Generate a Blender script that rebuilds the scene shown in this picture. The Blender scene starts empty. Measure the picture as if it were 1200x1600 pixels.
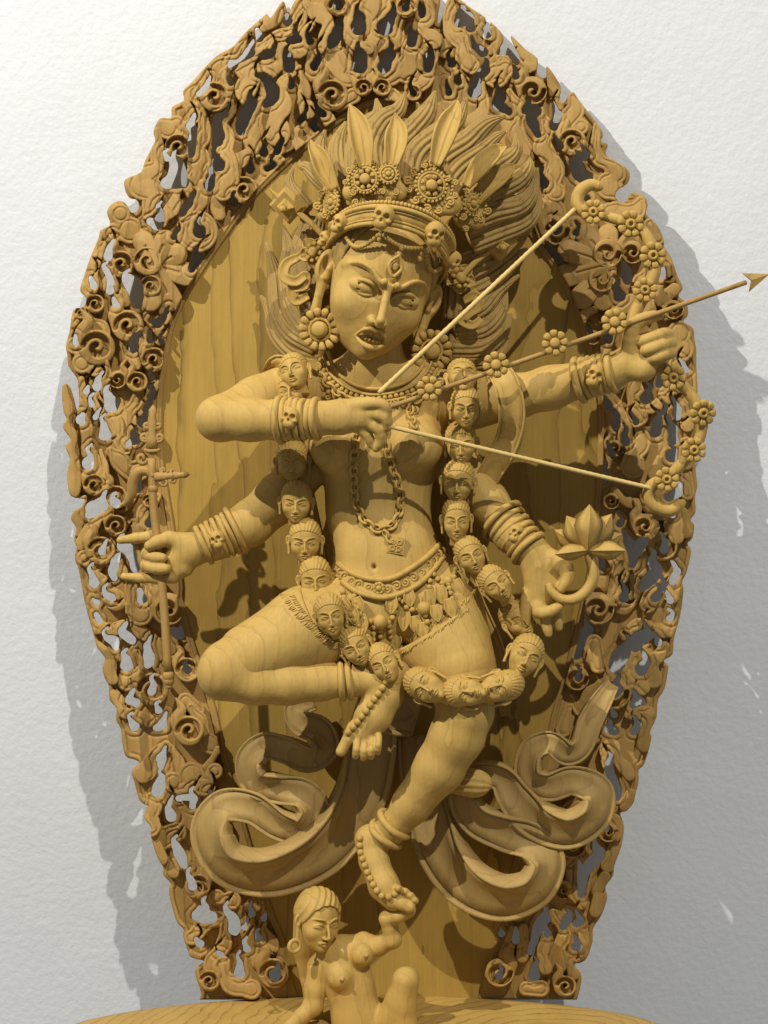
import bpy, math, random
import numpy as np
from mathutils import Vector, Matrix
random.seed(7); np.random.seed(7)
scene = bpy.context.scene

# ------------------------------------------------------------------ camera, world, lamps
D = 2600.0                       # distance from lens to the carved board, mm
CX, CZ = 240.0, 20.0             # lens stands a little to the right of the statue's middle
cam_data = bpy.data.cameras.new("camera")
cam = bpy.data.objects.new("camera", cam_data)
scene.collection.objects.link(cam)
cam.location = (CX / 1000, -D / 1000, CZ / 1000)
cam.rotation_euler = (math.radians(90), 0, 0)
cam_data.sensor_fit = 'VERTICAL'
cam_data.sensor_height = 24.0
cam_data.lens = 24.0 * D / 1600.0
cam_data.shift_x = -CX / 1600.0
cam_data.shift_y = -CZ / 1600.0
cam_data.clip_start = 0.05
cam_data.clip_end = 50
scene.camera = cam

world = bpy.data.worlds.new("World")
scene.world = world
world.use_nodes = True
world.node_tree.nodes["Background"].inputs[0].default_value = (0.95, 0.98, 1.0, 1)
world.node_tree.nodes["Background"].inputs[1].default_value = 0.21


def lamp(name, loc, target, power, color, size, angle=60, blend=0.4):
    l = bpy.data.lights.new(name, 'SPOT')
    l.energy = power
    l.color = color
    l.shadow_soft_size = size
    l.spot_size = math.radians(angle)
    l.spot_blend = blend
    o = bpy.data.objects.new(name, l)
    scene.collection.objects.link(o)
    o.location = loc
    o.rotation_euler = (Vector(target) - Vector(loc)).to_track_quat('-Z', 'Y').to_euler()
    return o


lamp("gallery_spot", (-2.20, -2.35, 2.75), (-0.05, 0, 0.0), 650, (1.0, 0.955, 0.87), 0.022, 62, 0.6)
lamp("gallery_spot", (2.00, -5.0, 5.30), (0.0, 0, 0.0), 1430, (1.0, 0.955, 0.87), 0.04, 40, 0.6)

scene.view_settings.view_transform = 'Standard'
scene.view_settings.look = 'None'
scene.view_settings.exposure = 0.0
scene.view_settings.gamma = 1.0
scene.render.engine = 'CYCLES'
try:
    scene.cycles.use_denoising = True
except Exception:
    pass
scene.cycles.max_bounces = 5
scene.cycles.diffuse_bounces = 3


# ------------------------------------------------------------------ materials
def new_mat(name):
    m = bpy.data.materials.new(name)
    m.use_nodes = True
    nt = m.node_tree
    return m, nt, nt.nodes["Principled BSDF"]


def wood(name, light, dark, ring=70.0, ringmix=0.35, rough=0.55, pith=(0.35, 0.75), patch=0.35, bump=0.25):
    """carved pale hardwood: growth rings round an upright pith, long fibres, soft blotches"""
    m, nt, b = new_mat(name)
    N, L = nt.nodes, nt.links
    geo = N.new('ShaderNodeNewGeometry')

    def vmath(op, a, bb):
        n = N.new('ShaderNodeVectorMath'); n.operation = op
        L.new(a, n.inputs[0])
        if isinstance(bb, tuple):
            n.inputs[1].default_value = bb
        else:
            L.new(bb, n.inputs[1])
        return n.outputs[0]

    def math_(op, a, bb=None):
        n = N.new('ShaderNodeMath'); n.operation = op
        for i, v in enumerate((a, bb)):
            if v is None:
                continue
            if isinstance(v, (int, float)):
                n.inputs[i].default_value = v
            else:
                L.new(v, n.inputs[i])
        return n.outputs[0]

    def noise(vec, scale, detail=3.0, r=0.55):
        n = N.new('ShaderNodeTexNoise')
        n.inputs['Scale'].default_value = scale
        n.inputs['Detail'].default_value = detail
        n.inputs['Roughness'].default_value = r
        L.new(vec, n.inputs['Vector'])
        return n.outputs['Fac']

    pos = geo.outputs['Position']
    warp = noise(vmath('MULTIPLY', pos, (5.0, 5.0, 1.6)), 1.0, 5.0)
    xy = vmath('MULTIPLY', vmath('SUBTRACT', pos, (pith[0], pith[1], 0.0)), (1.0, 1.0, 0.03))
    ln = N.new('ShaderNodeVectorMath'); ln.operation = 'LENGTH'; L.new(xy, ln.inputs[0])
    rr = math_('ADD', math_('MULTIPLY', ln.outputs['Value'], ring), math_('MULTIPLY', warp, 4.5))
    fr = math_('FRACT', rr)
    line = math_('POWER', fr, 9.0)                       # soft rise to a dark late-wood line
    vary = noise(vmath('MULTIPLY', pos, (30.0, 30.0, 1.0)), 1.0, 2.0)
    line = math_('MULTIPLY', line, math_('MULTIPLY', vary, 1.6))
    fib = noise(vmath('MULTIPLY', pos, (230.0, 230.0, 6.0)), 1.0, 5.0, 0.7)
    blot = noise(vmath('MULTIPLY', pos, (16.0, 16.0, 5.0)), 1.0, 6.0, 0.65)
    f = math_('ADD', math_('MULTIPLY', line, ringmix), math_('MULTIPLY', math_('SUBTRACT', fib, 0.45), 0.5))
    f = math_('ADD', f, math_('MULTIPLY', math_('SUBTRACT', blot, 0.45), patch * 2))
    f = math_('ADD', f, 0.25)
    cl = N.new('ShaderNodeClamp'); L.new(f, cl.inputs[0])
    mix = N.new('ShaderNodeMix'); mix.data_type = 'RGBA'
    mix.inputs[6].default_value = (*light, 1)
    mix.inputs[7].default_value = (*dark, 1)
    L.new(cl.outputs[0], mix.inputs[0])
    L.new(mix.outputs[2], b.inputs['Base Color'])
    b.inputs['Roughness'].default_value = rough
    b.inputs['Specular IOR Level'].default_value = 0.21
    carve = noise(vmath('MULTIPLY', pos, (70.0, 70.0, 45.0)), 1.0, 2.0)
    hgt = math_('ADD', math_('MULTIPLY', fib, 0.5), math_('MULTIPLY', carve, 1.1))
    bp = N.new('ShaderNodeBump')
    bp.inputs['Strength'].default_value = bump
    bp.inputs['Distance'].default_value = 0.004
    L.new(hgt, bp.inputs['Height'])
    L.new(bp.outputs[0], b.inputs['Normal'])
    return m


M_BOARD = wood("board_wood", (0.47, 0.300, 0.064), (0.15, 0.085, 0.014), 42, 0.50, 0.55, (0.10, 0.55), 0.32, 0.10)
M_FRAME = wood("openwork_wood", (0.47, 0.290, 0.088), (0.16, 0.088, 0.024), 50, 0.40, 0.6, (0.2, 0.9), 0.36, 0.22)
M_BODY = wood("figure_wood", (0.58, 0.385, 0.108), (0.24, 0.138, 0.032), 62, 0.30, 0.6, (0.30, 0.30), 0.30, 0.24)
M_ORN = wood("ornament_wood", (0.56, 0.368, 0.098), (0.24, 0.136, 0.030), 62, 0.34, 0.6, (0.30, 0.30), 0.32, 0.16)
M_HAIR = wood("hair_wood", (0.43, 0.280, 0.080), (0.13, 0.072, 0.020), 60, 0.5, 0.6, (0.2, 0.5), 0.40, 0.2)
M_RIBBON = wood("ribbon_wood", (0.46, 0.310, 0.105), (0.22, 0.130, 0.040), 60, 0.45, 0.6, (0.0, 0.6), 0.32, 0.2)
M_BASE = wood("pedestal_wood", (0.54, 0.350, 0.095), (0.22, 0.125, 0.030), 48, 0.8, 0.55, (0.25, -0.2), 0.30, 0.12)
M_CORD = wood("cord_wood", (0.70, 0.52, 0.20), (0.42, 0.28, 0.08), 40, 0.2, 0.6, (0.0, 0.6), 0.2, 0.2)


def wall_material():
    m, nt, b = new_mat("white_plaster")
    N, L = nt.nodes, nt.links
    geo = N.new('ShaderNodeNewGeometry')
    n1 = N.new('ShaderNodeTexNoise'); n1.inputs['Scale'].default_value = 95; n1.inputs['Detail'].default_value = 3
    n2 = N.new('ShaderNodeTexNoise'); n2.inputs['Scale'].default_value = 7; n2.inputs['Detail'].default_value = 6
    n3 = N.new('ShaderNodeTexNoise'); n3.inputs['Scale'].default_value = 3; n3.inputs['Detail'].default_value = 4
    for n in (n1, n2, n3):
        L.new(geo.outputs['Position'], n.inputs['Vector'])
    a = N.new('ShaderNodeMath'); a.operation = 'MULTIPLY_ADD'
    L.new(n2.outputs['Fac'], a.inputs[0]); a.inputs[1].default_value = 2.2
    L.new(n1.outputs['Fac'], a.inputs[2])
    bp = N.new('ShaderNodeBump'); bp.inputs['Strength'].default_value = 0.20; bp.inputs['Distance'].default_value = 0.006
    L.new(a.outputs[0], bp.inputs['Height'])
    L.new(bp.outputs[0], b.inputs['Normal'])
    mix = N.new('ShaderNodeMix'); mix.data_type = 'RGBA'
    mix.inputs[6].default_value = (0.725, 0.745, 0.765, 1); mix.inputs[7].default_value = (0.63, 0.645, 0.66, 1)
    L.new(n3.outputs['Fac'], mix.inputs[0])
    L.new(mix.outputs[2], b.inputs['Base Color'])
    b.inputs['Roughness'].default_value = 0.75
    return m


M_WALL = wall_material()

# ------------------------------------------------------------------ objects
WM = {}


def conv(p):
    """(x, depth towards the viewer, height) in mm -> Blender metres"""
    return Vector((p[0] / 1000, -p[1] / 1000, p[2] / 1000))


def W(px, py, d=0.0):
    """point at depth d (mm) in front of the board on the sight line through a board point"""
    t = np.array([px - 600.0, 0.0, 800.0 - py])
    return t + (np.array([CX, D, CZ]) - t) * (d / D)


def thing(name, label, cat, loc, group=None):
    o = bpy.data.objects.new(name, None)
    o.empty_display_size = 0.02
    scene.collection.objects.link(o)
    o.location = conv(loc)
    WM[o.name] = Matrix.Translation(o.location)
    o['label'] = label
    o['category'] = cat
    if group:
        o['group'] = group
    return o


def obj(name, mesh, mat=None, parent=None, M=None, label=None, kind=None):
    o = bpy.data.objects.new(name, mesh)
    scene.collection.objects.link(o)
    M = M or Matrix.Identity(4)
    if parent is not None:
        o.parent = parent
        o.matrix_parent_inverse = WM[parent.name].inverted()
    o.matrix_basis = M
    WM[o.name] = M
    if mat is not None and len(mesh.materials) == 0:
        mesh.materials.append(mat)
    if label:
        o['label'] = label
    if kind:
        o['kind'] = kind
    return o


def frame(o, U, V, Wv, s=1.0):
    """matrix of a copy at o whose own right / towards-viewer / up axes are U, V, Wv"""
    u, v, w = (Vector((a[0], -a[1], a[2])) for a in (U, V, Wv))
    m = Matrix.Identity(4)
    for i in range(3):
        m[i][0] = u[i] * s
        m[i][1] = -v[i] * s
        m[i][2] = w[i] * s
    c = conv(o)
    for i in range(3):
        m[i][3] = c[i]
    return m


def nrm(v):
    v = np.asarray(v, float)
    return v / (np.linalg.norm(v) + 1e-12)


def roll_frame(o, ang=0.0, tilt=0.0, yaw=0.0, s=1.0):
    """ang: clockwise roll as seen, degrees; tilt: looks down; yaw: looks to the viewer's right"""
    R = rot(yaw, tilt, ang)
    return frame(o, R[:, 0], R[:, 1], R[:, 2], s)


def rot(yaw, pitch, roll):
    y, p, r = (math.radians(a) for a in (yaw, pitch, roll))
    P = np.array([[1, 0, 0], [0, math.cos(p), math.sin(p)], [0, -math.sin(p), math.cos(p)]])
    Y = np.array([[math.cos(y), math.sin(y), 0], [-math.sin(y), math.cos(y), 0], [0, 0, 1]])
    R = np.array([[math.cos(r), 0, math.sin(r)], [0, 1, 0], [-math.sin(r), 0, math.cos(r)]])
    return R @ Y @ P


def make_mesh(name, V, F, smooth=True):
    """V in (x, depth, z) mm; F an (n,4) / (n,3) array or list of faces, seen counter-clockwise in those axes"""
    V = np.asarray(V, np.float64)
    me = bpy.data.meshes.new(name)
    co = np.empty((len(V), 3), np.float32)
    co[:, 0] = V[:, 0] / 1000; co[:, 1] = -V[:, 1] / 1000; co[:, 2] = V[:, 2] / 1000
    if isinstance(F, np.ndarray):
        F = np.ascontiguousarray(F[:, ::-1])
        n, k = F.shape
        me.vertices.add(len(co)); me.vertices.foreach_set('co', co.ravel())
        me.loops.add(n * k); me.loops.foreach_set('vertex_index', F.astype(np.int32).ravel())
        me.polygons.add(n)
        me.polygons.foreach_set('loop_start', np.arange(0, n * k, k, dtype=np.int32))
        me.polygons.foreach_set('use_smooth', np.full(n, smooth))
        me.update(calc_edges=True)
    else:
        me.from_pydata([tuple(c) for c in co.tolist()], [], [tuple(reversed(f)) for f in F])
        me.polygons.foreach_set('use_smooth', np.full(len(me.polygons), smooth))
        me.update()
    return me


class MB:
    """collects pieces for one mesh, in (x, depth, z) mm"""

    def __init__(s):
        s.V = []; s.F = []

    def add(s, V, F):
        o = len(s.V)
        s.V.extend([tuple(v) for v in V])
        s.F.extend([tuple(i + o for i in f) for f in F])

    def mesh(s, name, smooth=True):
        return make_mesh(name, np.array(s.V), s.F, smooth)


def spl(pts, n=6, closed=False):
    """Catmull-Rom through rows of any width"""
    P = np.asarray(pts, float)
    if len(P) < 3 and not closed:
        t = np.linspace(0, 1, n * (len(P) - 1) + 1)[:, None]
        return P[0] * (1 - t) + P[-1] * t
    if closed:
        Q = np.vstack([P[-1], P, P[0], P[1]])
        m = len(P)
    else:
        Q = np.vstack([2 * P[0] - P[1], P, 2 * P[-1] - P[-2]])
        m = len(P) - 1
    out = []
    t = np.linspace(0, 1, n, endpoint=False)[:, None]
    for i in range(m):
        a, b, c, d = Q[i], Q[i + 1], Q[i + 2], Q[i + 3]
        out.append(0.5 * (2 * b + (c - a) * t + (2 * a - 5 * b + 4 * c - d) * t ** 2 + (3 * b - a - 3 * c + d) * t ** 3))
    out = np.vstack(out)
    if not closed:
        out = np.vstack([out, P[-1]])
    return out


def circle(n):
    return [(math.cos(2 * math.pi * i / n), math.sin(2 * math.pi * i / n)) for i in range(n)]


def sweep(mb, P, R, prof=None, up=(0, 1, 0), closed=False, cap=True, flat=1.0):
    """profile (a along the side axis, b along the up axis) carried along P with radius R"""
    P = np.asarray(P, float)
    n = len(P)
    R = np.broadcast_to(np.asarray(R, float), (n,))
    prof = prof or circle(8)
    k = len(prof)
    T = np.empty_like(P)
    if closed:
        T[:] = np.roll(P, -1, 0) - np.roll(P, 1, 0)
    else:
        T[1:-1] = P[2:] - P[:-2]; T[0] = P[1] - P[0]; T[-1] = P[-1] - P[-2]
    V = []
    up = np.asarray(up, float)
    ups = np.broadcast_to(up, (n, 3))
    for i in range(n):
        t = nrm(T[i])
        u = ups[i] - t * np.dot(ups[i], t)
        if np.linalg.norm(u) < 1e-3:
            u = np.array([0.31, 0.17, 0.9]); u = u - t * np.dot(u, t)
        u = nrm(u)
        s = np.cross(t, u)
        for a, b in prof:
            V.append(P[i] + (s * a + u * b * flat) * R[i])
    F = []
    m = n if closed else n - 1
    for i in range(m):
        j = (i + 1) % n
        for q in range(k):
            r = (q + 1) % k
            F.append((i * k + q, j * k + q, j * k + r, i * k + r))
    if cap and not closed:
        F.append(tuple(range(k))); F.append(tuple(reversed(range((n - 1) * k, n * k))))
    mb.add(V, F)


def ball(mb, c, r, nu=8, nv=6):
    r = np.broadcast_to(np.asarray(r, float), (3,))
    V = [(c[0], c[1], c[2] + r[2])]
    for i in range(1, nv):
        a = math.pi * i / nv
        for j in range(nu):
            b = 2 * math.pi * j / nu
            V.append((c[0] + r[0] * math.sin(a) * math.cos(b), c[1] + r[1] * math.sin(a) * math.sin(b), c[2] + r[2] * math.cos(a)))
    V.append((c[0], c[1], c[2] - r[2]))
    F = []
    for j in range(nu):
        F.append((0, 1 + j, 1 + (j + 1) % nu))
    for i in range(nv - 2):
        for j in range(nu):
            a = 1 + i * nu + j; b = 1 + i * nu + (j + 1) % nu
            F.append((a, a + nu, b + nu, b))
    e = len(V) - 1
    for j in range(nu):
        F.append((e, e - nu + (j + 1) % nu, e - nu + j))
    mb.add(V, F)


# ------------------------------------------------------------------ voxel carving
def smin(a, b, k):
    if k <= 0:
        return np.minimum(a, b)
    h = np.maximum(k - np.abs(a - b), 0) / k
    return np.minimum(a, b) - h * h * (k * 0.25)


def smax(a, b, k):
    return -smin(-a, -b, k)


class Sculpt:
    """a block of (x, depth, z) mm carved by adding and cutting rounded solids"""

    def __init__(s, lo, hi, h):
        s.lo = np.asarray(lo, float); s.h = h
        s.n = np.ceil((np.asarray(hi, float) - s.lo) / h).astype(int) + 1
        s.F = np.full(tuple(s.n), 60.0, np.float32)
        s.O = np.zeros(3); s.R = np.eye(3); s.s = 1.0

    def local(s, O, R, sc):
        s.O = np.asarray(O, float); s.R = np.asarray(R, float); s.s = sc

    def unlocal(s):
        s.O = np.zeros(3); s.R = np.eye(3); s.s = 1.0

    def region(s, c, rad):
        """slices and local coordinates of a box round local point c"""
        w = s.O + s.R @ (np.asarray(c, float) * s.s)
        r = np.asarray(rad, float) * s.s
        a = np.maximum(np.floor((w - r - s.lo) / s.h).astype(int), 0)
        b = np.minimum(np.ceil((w + r - s.lo) / s.h).astype(int) + 1, s.n)
        if np.any(b <= a):
            return None
        ax = [(s.lo[i] + s.h * np.arange(a[i], b[i]) - s.O[i]).astype(np.float32) for i in range(3)]
        X, Y, Z = ax[0][:, None, None], ax[1][None, :, None], ax[2][None, None, :]
        if not np.allclose(s.R, np.eye(3)):
            R = (s.R / 1.0).astype(np.float32)
            X, Y, Z = (X * R[0, 0] + Y * R[1, 0] + Z * R[2, 0],
                       X * R[0, 1] + Y * R[1, 1] + Z * R[2, 1],
                       X * R[0, 2] + Y * R[1, 2] + Z * R[2, 2])
        if s.s != 1.0:
            X, Y, Z = X / s.s, Y / s.s, Z / s.s
        return (slice(a[0], b[0]), slice(a[1], b[1]), slice(a[2], b[2])), X, Y, Z

    def put(s, sl, d, k, cut):
        d = d * s.s; k = k * s.s
        if cut:
            s.F[sl] = smax(s.F[sl], -d, k)
        else:
            s.F[sl] = smin(s.F[sl], d, k)

    def ell(s, c, r, k=0.0, cut=False, R=None, wave=None):
        r = np.broadcast_to(np.asarray(r, float), (3,))
        g = s.region(c, (max(r) if (R is not None or not np.allclose(s.R, np.eye(3))) else r) + np.full(3, k + 4 * s.h / s.s))
        if g is None:
            return
        sl, X, Y, Z = g
        x, y, z = X - c[0], Y - c[1], Z - c[2]
        if R is not None:
            x, y, z = (x * R[0, 0] + y * R[1, 0] + z * R[2, 0], x * R[0, 1] + y * R[1, 1] + z * R[2, 1], x * R[0, 2] + y * R[1, 2] + z * R[2, 2])
        k0 = np.sqrt((x / r[0]) ** 2 + (y / r[1]) ** 2 + (z / r[2]) ** 2)
        k1 = np.sqrt((x / r[0] ** 2) ** 2 + (y / r[1] ** 2) ** 2 + (z / r[2] ** 2) ** 2) + 1e-9
        d = k0 * (k0 - 1.0) / k1
        if wave is not None:
            d = d + wave(x, y, z)
        s.put(sl, d, k, cut)

    def cone(s, a, b, ra, rb, k=0.0, cut=False, flat=1.0):
        a = np.asarray(a, float); b = np.asarray(b, float)
        m = (a + b) / 2
        rad = np.abs(b - a) / 2 + max(ra, rb) + k + 4 * s.h / s.s
        if not np.allclose(s.R, np.eye(3)):
            rad = np.full(3, np.linalg.norm(b - a) / 2 + max(ra, rb) + k + 4 * s.h / s.s)
        g = s.region(m, rad)
        if g is None:
            return
        sl, X, Y, Z = g
        ba = b - a
        L2 = max(np.dot(ba, ba), 1e-6)
        x, y, z = X - a[0], Y - a[1], Z - a[2]
        t = np.clip((x * ba[0] + y * ba[1] + z * ba[2]) / L2, 0, 1)
        yy = (y - t * ba[1]) / flat
        d = np.sqrt((x - t * ba[0]) ** 2 + yy ** 2 + (z - t * ba[2]) ** 2) - (ra + (rb - ra) * t)
        if flat < 1:
            d = d * (0.5 + 0.5 * flat)
        s.put(sl, d, k, cut)

    def tube(s, pts, k=0.0, cut=False, inner=None, flat=1.0, n=0):
        """pts rows (x, depth, z, r)"""
        P = np.asarray(pts, float)
        if n:
            P = spl(P, n)
        for i in range(len(P) - 1):
            kk = k if (i == 0 or inner is None) else inner
            s.cone(P[i, :3], P[i + 1, :3], P[i, 3], P[i + 1, 3], kk, cut, flat)

    def front(s, px, py, dmin=0.0, dmax=None):
        """depth of the first solid met on the sight line through (px, py)"""
        dmax = dmax or s.lo[1] + s.h * (s.n[1] - 1)
        ds = np.arange(dmax, dmin, -0.7)
        t = np.array([px - 600.0, 0.0, 800.0 - py])
        p = t + (np.array([CX, D, CZ]) - t) * (ds[:, None] / D)
        q = np.rint((p - s.lo) / s.h).astype(int)
        ok = np.all((q >= 0) & (q < s.n), 1)
        v = np.full(len(ds), 9.0)
        v[ok] = s.F[q[ok, 0], q[ok, 1], q[ok, 2]]
        i = np.flatnonzero(v < 0)
        return float(ds[i[0]]) if len(i) else None

    def mesh(s, name):
        F = s.F
        F[0] = 9; F[-1] = 9; F[:, 0] = 9; F[:, -1] = 9; F[:, :, 0] = 9; F[:, :, -1] = 9
        S = F < 0
        c = np.zeros(tuple(s.n - 1), np.uint8)
        for i in (0, 1):
            for j in (0, 1):
                for q in (0, 1):
                    c += S[i:s.n[0] - 1 + i, j:s.n[1] - 1 + j, q:s.n[2] - 1 + q]
        act = np.flatnonzero((c > 0) & (c < 8))
        dims = tuple(s.n - 1)
        del c
        I = np.stack(np.unravel_index(act, dims), 1)
        pos = np.zeros((len(act), 3)); cnt = np.zeros(len(act))
        corner = [(0, 0, 0), (1, 0, 0), (0, 1, 0), (1, 1, 0), (0, 0, 1), (1, 0, 1), (0, 1, 1), (1, 1, 1)]
        val = [F[I[:, 0] + a, I[:, 1] + b, I[:, 2] + e] for a, b, e in corner]
        for i in range(8):
            for ax in (1, 2, 4):
                if i & ax:
                    continue
                j = i | ax
                x = (val[i] < 0) != (val[j] < 0)
                t = val[i] / (val[i] - val[j] + 1e-12)
                t = np.where(x, t, 0)
                A = np.array(corner[i]); B = np.array(corner[j])
                pos += np.where(x[:, None], A + (B - A) * t[:, None], 0)
                cnt += x
        V = (I + pos / cnt[:, None]) * s.h + s.lo
        Q = []
        st = np.array([dims[1] * dims[2], dims[2], 1])
        for ax in range(3):
            o1, o2 = [(1, 2), (2, 0), (0, 1)][ax]
            a = [slice(None)] * 3; b = [slice(None)] * 3
            a[ax] = slice(0, -1); b[ax] = slice(1, None)
            E = np.argwhere(S[tuple(a)] != S[tuple(b)])
            pol = S[E[:, 0], E[:, 1], E[:, 2]]
            base = E @ st
            q = np.stack([base - st[o1] - st[o2], base - st[o2], base, base - st[o1]], 1)
            q[~pol] = q[~pol][:, ::-1]
            Q.append(q)
        Q = np.vstack(Q)
        Q = np.searchsorted(act, Q)
        return make_mesh(name, V, Q)
# ------------------------------------------------------------------ wall and pedestal
def slab_wall():
    mb = MB()
    x0, x1, z0, z1 = -2600, 2600, -1500, 2300
    # the carving leans back, so the wall is farther from its foot than from its head
    def dep(z):
        return -(13.3 + 0.115 * (800 - z))
    a, b = dep(z0), dep(z1)
    mb.add([(x0, a, z0), (x1, a, z0), (x1, b, z1), (x0, b, z1), (x0, a - 90, z0), (x1, a - 90, z0), (x1, b - 90, z1), (x0, b - 90, z1)],
           [(3, 2, 1, 0), (4, 5, 6, 7), (0, 1, 5, 4), (1, 2, 6, 5), (2, 3, 7, 6), (3, 0, 4, 7)])
    return mb.mesh("wall", False)


obj("wall", slab_wall(), M_WALL, kind="structure")

PED_Z = -757.0


def pedestal_mesh():
    mb = MB()
    n, cx, cd, a, b = 96, -14.0, 205.0, 478.0, 222.0
    rings = [(0.0, 0), (0.35, 0), (0.7, 0), (0.93, 0), (0.975, -2), (0.995, -8), (1.0, -16), (0.985, -30), (0.94, -60), (0.90, -110), (0.9, -160), (0.0, -160)]
    V = []; F = []
    for q, (s, dz) in enumerate(rings):
        for i in range(n):
            t = 2 * math.pi * i / n
            wob = 1 + 0.004 * math.sin(3 * t + 1) + 0.003 * math.sin(7 * t)
            V.append((cx + a * s * wob * math.cos(t), cd + b * s * wob * math.sin(t), PED_Z + dz + (1.2 * math.sin(5 * t + q) if 0.5 < s < 0.96 else 0)))
    for q in range(len(rings) - 1):
        for i in range(n):
            j = (i + 1) % n
            F.append((q * n + i, (q + 1) * n + i, (q + 1) * n + j, q * n + j))
    mb.add(V, F)
    return mb.mesh("pedestal")


o = obj("pedestal", pedestal_mesh(), M_BASE)
o['label'] = "round wooden pedestal with growth rings on its top, under the carved panel"
o['category'] = "pedestal"

# ------------------------------------------------------------------ flat carving on the board plane (photo pixels = mm)
G = 1.3                                  # grid step
NX, NY = int(1240 / G), int(1760 / G)    # covers x -20..1220, y -150..1610
GX0, GY0 = -20.0, -150.0


def seg_field(X, Y, P):
    """distance to a chain of round-ended tapered strokes, rows (x, y, r)"""
    d = np.full(np.broadcast(X, Y).shape, 1e3, np.float32)
    P = np.asarray(P, float)
    if len(P) == 1:
        return (np.hypot(X - P[0, 0], Y - P[0, 1]) - P[0, 2]).astype(np.float32)
    for a, b in zip(P[:-1], P[1:]):
        v = b[:2] - a[:2]
        L2 = max(v @ v, 1e-6)
        t = np.clip(((X - a[0]) * v[0] + (Y - a[1]) * v[1]) / L2, 0, 1)
        dd = np.hypot(X - a[0] - t * v[0], Y - a[1] - t * v[1]) - (a[2] + (b[2] - a[2]) * t)
        np.minimum(d, dd, out=d)
    return d


def poly_field(X, Y, P):
    P = np.asarray(P, float)
    d = np.full(np.broadcast(X, Y).shape, 1e9)
    inside = np.zeros(d.shape, bool)
    n = len(P)
    for i in range(n):
        a, b = P[i], P[(i + 1) % n]
        v = b - a
        L2 = max(v @ v, 1e-9)
        t = np.clip(((X - a[0]) * v[0] + (Y - a[1]) * v[1]) / L2, 0, 1)
        np.minimum(d, (X - a[0] - t * v[0]) ** 2 + (Y - a[1] - t * v[1]) ** 2, out=d)
        if a[1] != b[1]:
            c = ((a[1] > Y) != (b[1] > Y)) & (X < (b[0] - a[0]) * (Y - a[1]) / (b[1] - a[1]) + a[0])
            inside ^= c
    d = np.sqrt(d)
    return np.where(inside, -d, d).astype(np.float32)


def box_slice(x0, y0, x1, y1):
    i0 = max(int((x0 - GX0) / G), 0); i1 = min(int((x1 - GX0) / G) + 2, NX)
    j0 = max(int((y0 - GY0) / G), 0); j1 = min(int((y1 - GY0) / G) + 2, NY)
    X = (GX0 + G * np.arange(i0, i1))[:, None]
    Y = (GY0 + G * np.arange(j0, j1))[None, :]
    return (slice(i0, i1), slice(j0, j1)), X, Y


def relief(name, X, Y, d, front, back=None, base=0.0):
    """solid cut from the plane where d < 0; front = height of its face, sides down to base, back face if given"""
    X = np.broadcast_to(X, d.shape); Y = np.broadcast_to(Y, d.shape)
    dc = (d[:-1, :-1] + d[1:, :-1] + d[:-1, 1:] + d[1:, 1:]) * 0.25
    inc = dc < 0
    if not inc.any():
        return None
    gx, gy = np.gradient(d, G, G)
    g2 = gx * gx + gy * gy + 0.05
    # corners on the outline slide onto it
    touch = np.zeros(d.shape, bool); full = np.ones(d.shape, bool)
    p = np.pad(inc, 1)
    for a in (0, 1):
        for b in (0, 1):
            q = p[a:a + d.shape[0], b:b + d.shape[1]]
            touch |= q; full &= q
    edge = touch & ~full
    stp = np.where(edge, np.clip(d, -G, G) / g2, 0)
    XX = X - stp * gx; YY = Y - stp * gy
    idx = np.full(d.shape, -1, np.int64)
    k = np.argwhere(touch)
    idx[touch] = np.arange(len(k))
    fx, fy, fh = XX[touch], YY[touch], front[touch]

    def place(px, py, h):
        s = h / D
        return np.stack([(px - 600) * (1 - s) + CX * s, h, (800 - py) * (1 - s) + CZ * s], 1)

    V = [place(fx, fy, fh)]
    n = len(fx)
    c = np.argwhere(inc)
    a0 = idx[c[:, 0], c[:, 1]]; a1 = idx[c[:, 0] + 1, c[:, 1]]; a2 = idx[c[:, 0] + 1, c[:, 1] + 1]; a3 = idx[c[:, 0], c[:, 1] + 1]
    # y runs down: x right, y down -> facing the viewer
    F = [np.stack([a0, a1, a2, a3], 1)]
    V.append(place(fx, fy, np.full(n, base)))
    if back is not None:
        F.append(np.stack([a3, a2, a1, a0], 1) + n)
    e = []
    pi = np.pad(inc, 1)
    for (di, dj, u, v) in ((-1, 0, (0, 1), (0, 0)), (1, 0, (1, 0), (1, 1)), (0, -1, (0, 0), (1, 0)), (0, 1, (1, 1), (0, 1))):
        nb = pi[1 + di:pi.shape[0] - 1 + di, 1 + dj:pi.shape[1] - 1 + dj]
        w = np.argwhere(inc & ~nb)
        if len(w):
            A = idx[w[:, 0] + u[0], w[:, 1] + u[1]]; B = idx[w[:, 0] + v[0], w[:, 1] + v[1]]
            e.append(np.stack([B, A, A + n, B + n], 1))
    F += e
    V = np.vstack(V); F = np.vstack(F)
    if back is None:                       # drop the unused base points
        used = np.zeros(len(V), bool); used[F.ravel()] = True
        re = np.cumsum(used) - 1
        V = V[used]; F = re[F]
    return make_mesh(name, V, F)


def soft_noise(X, Y, s, seed):
    r = np.random.RandomState(seed)
    out = 0
    for i in range(5):
        a = r.uniform(0, 6.28); f = r.uniform(0.6, 1.6) / s; p = r.uniform(0, 6.28)
        out = out + np.sin((X * math.cos(a) + Y * math.sin(a)) * f + p)
    return out / 5


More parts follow.
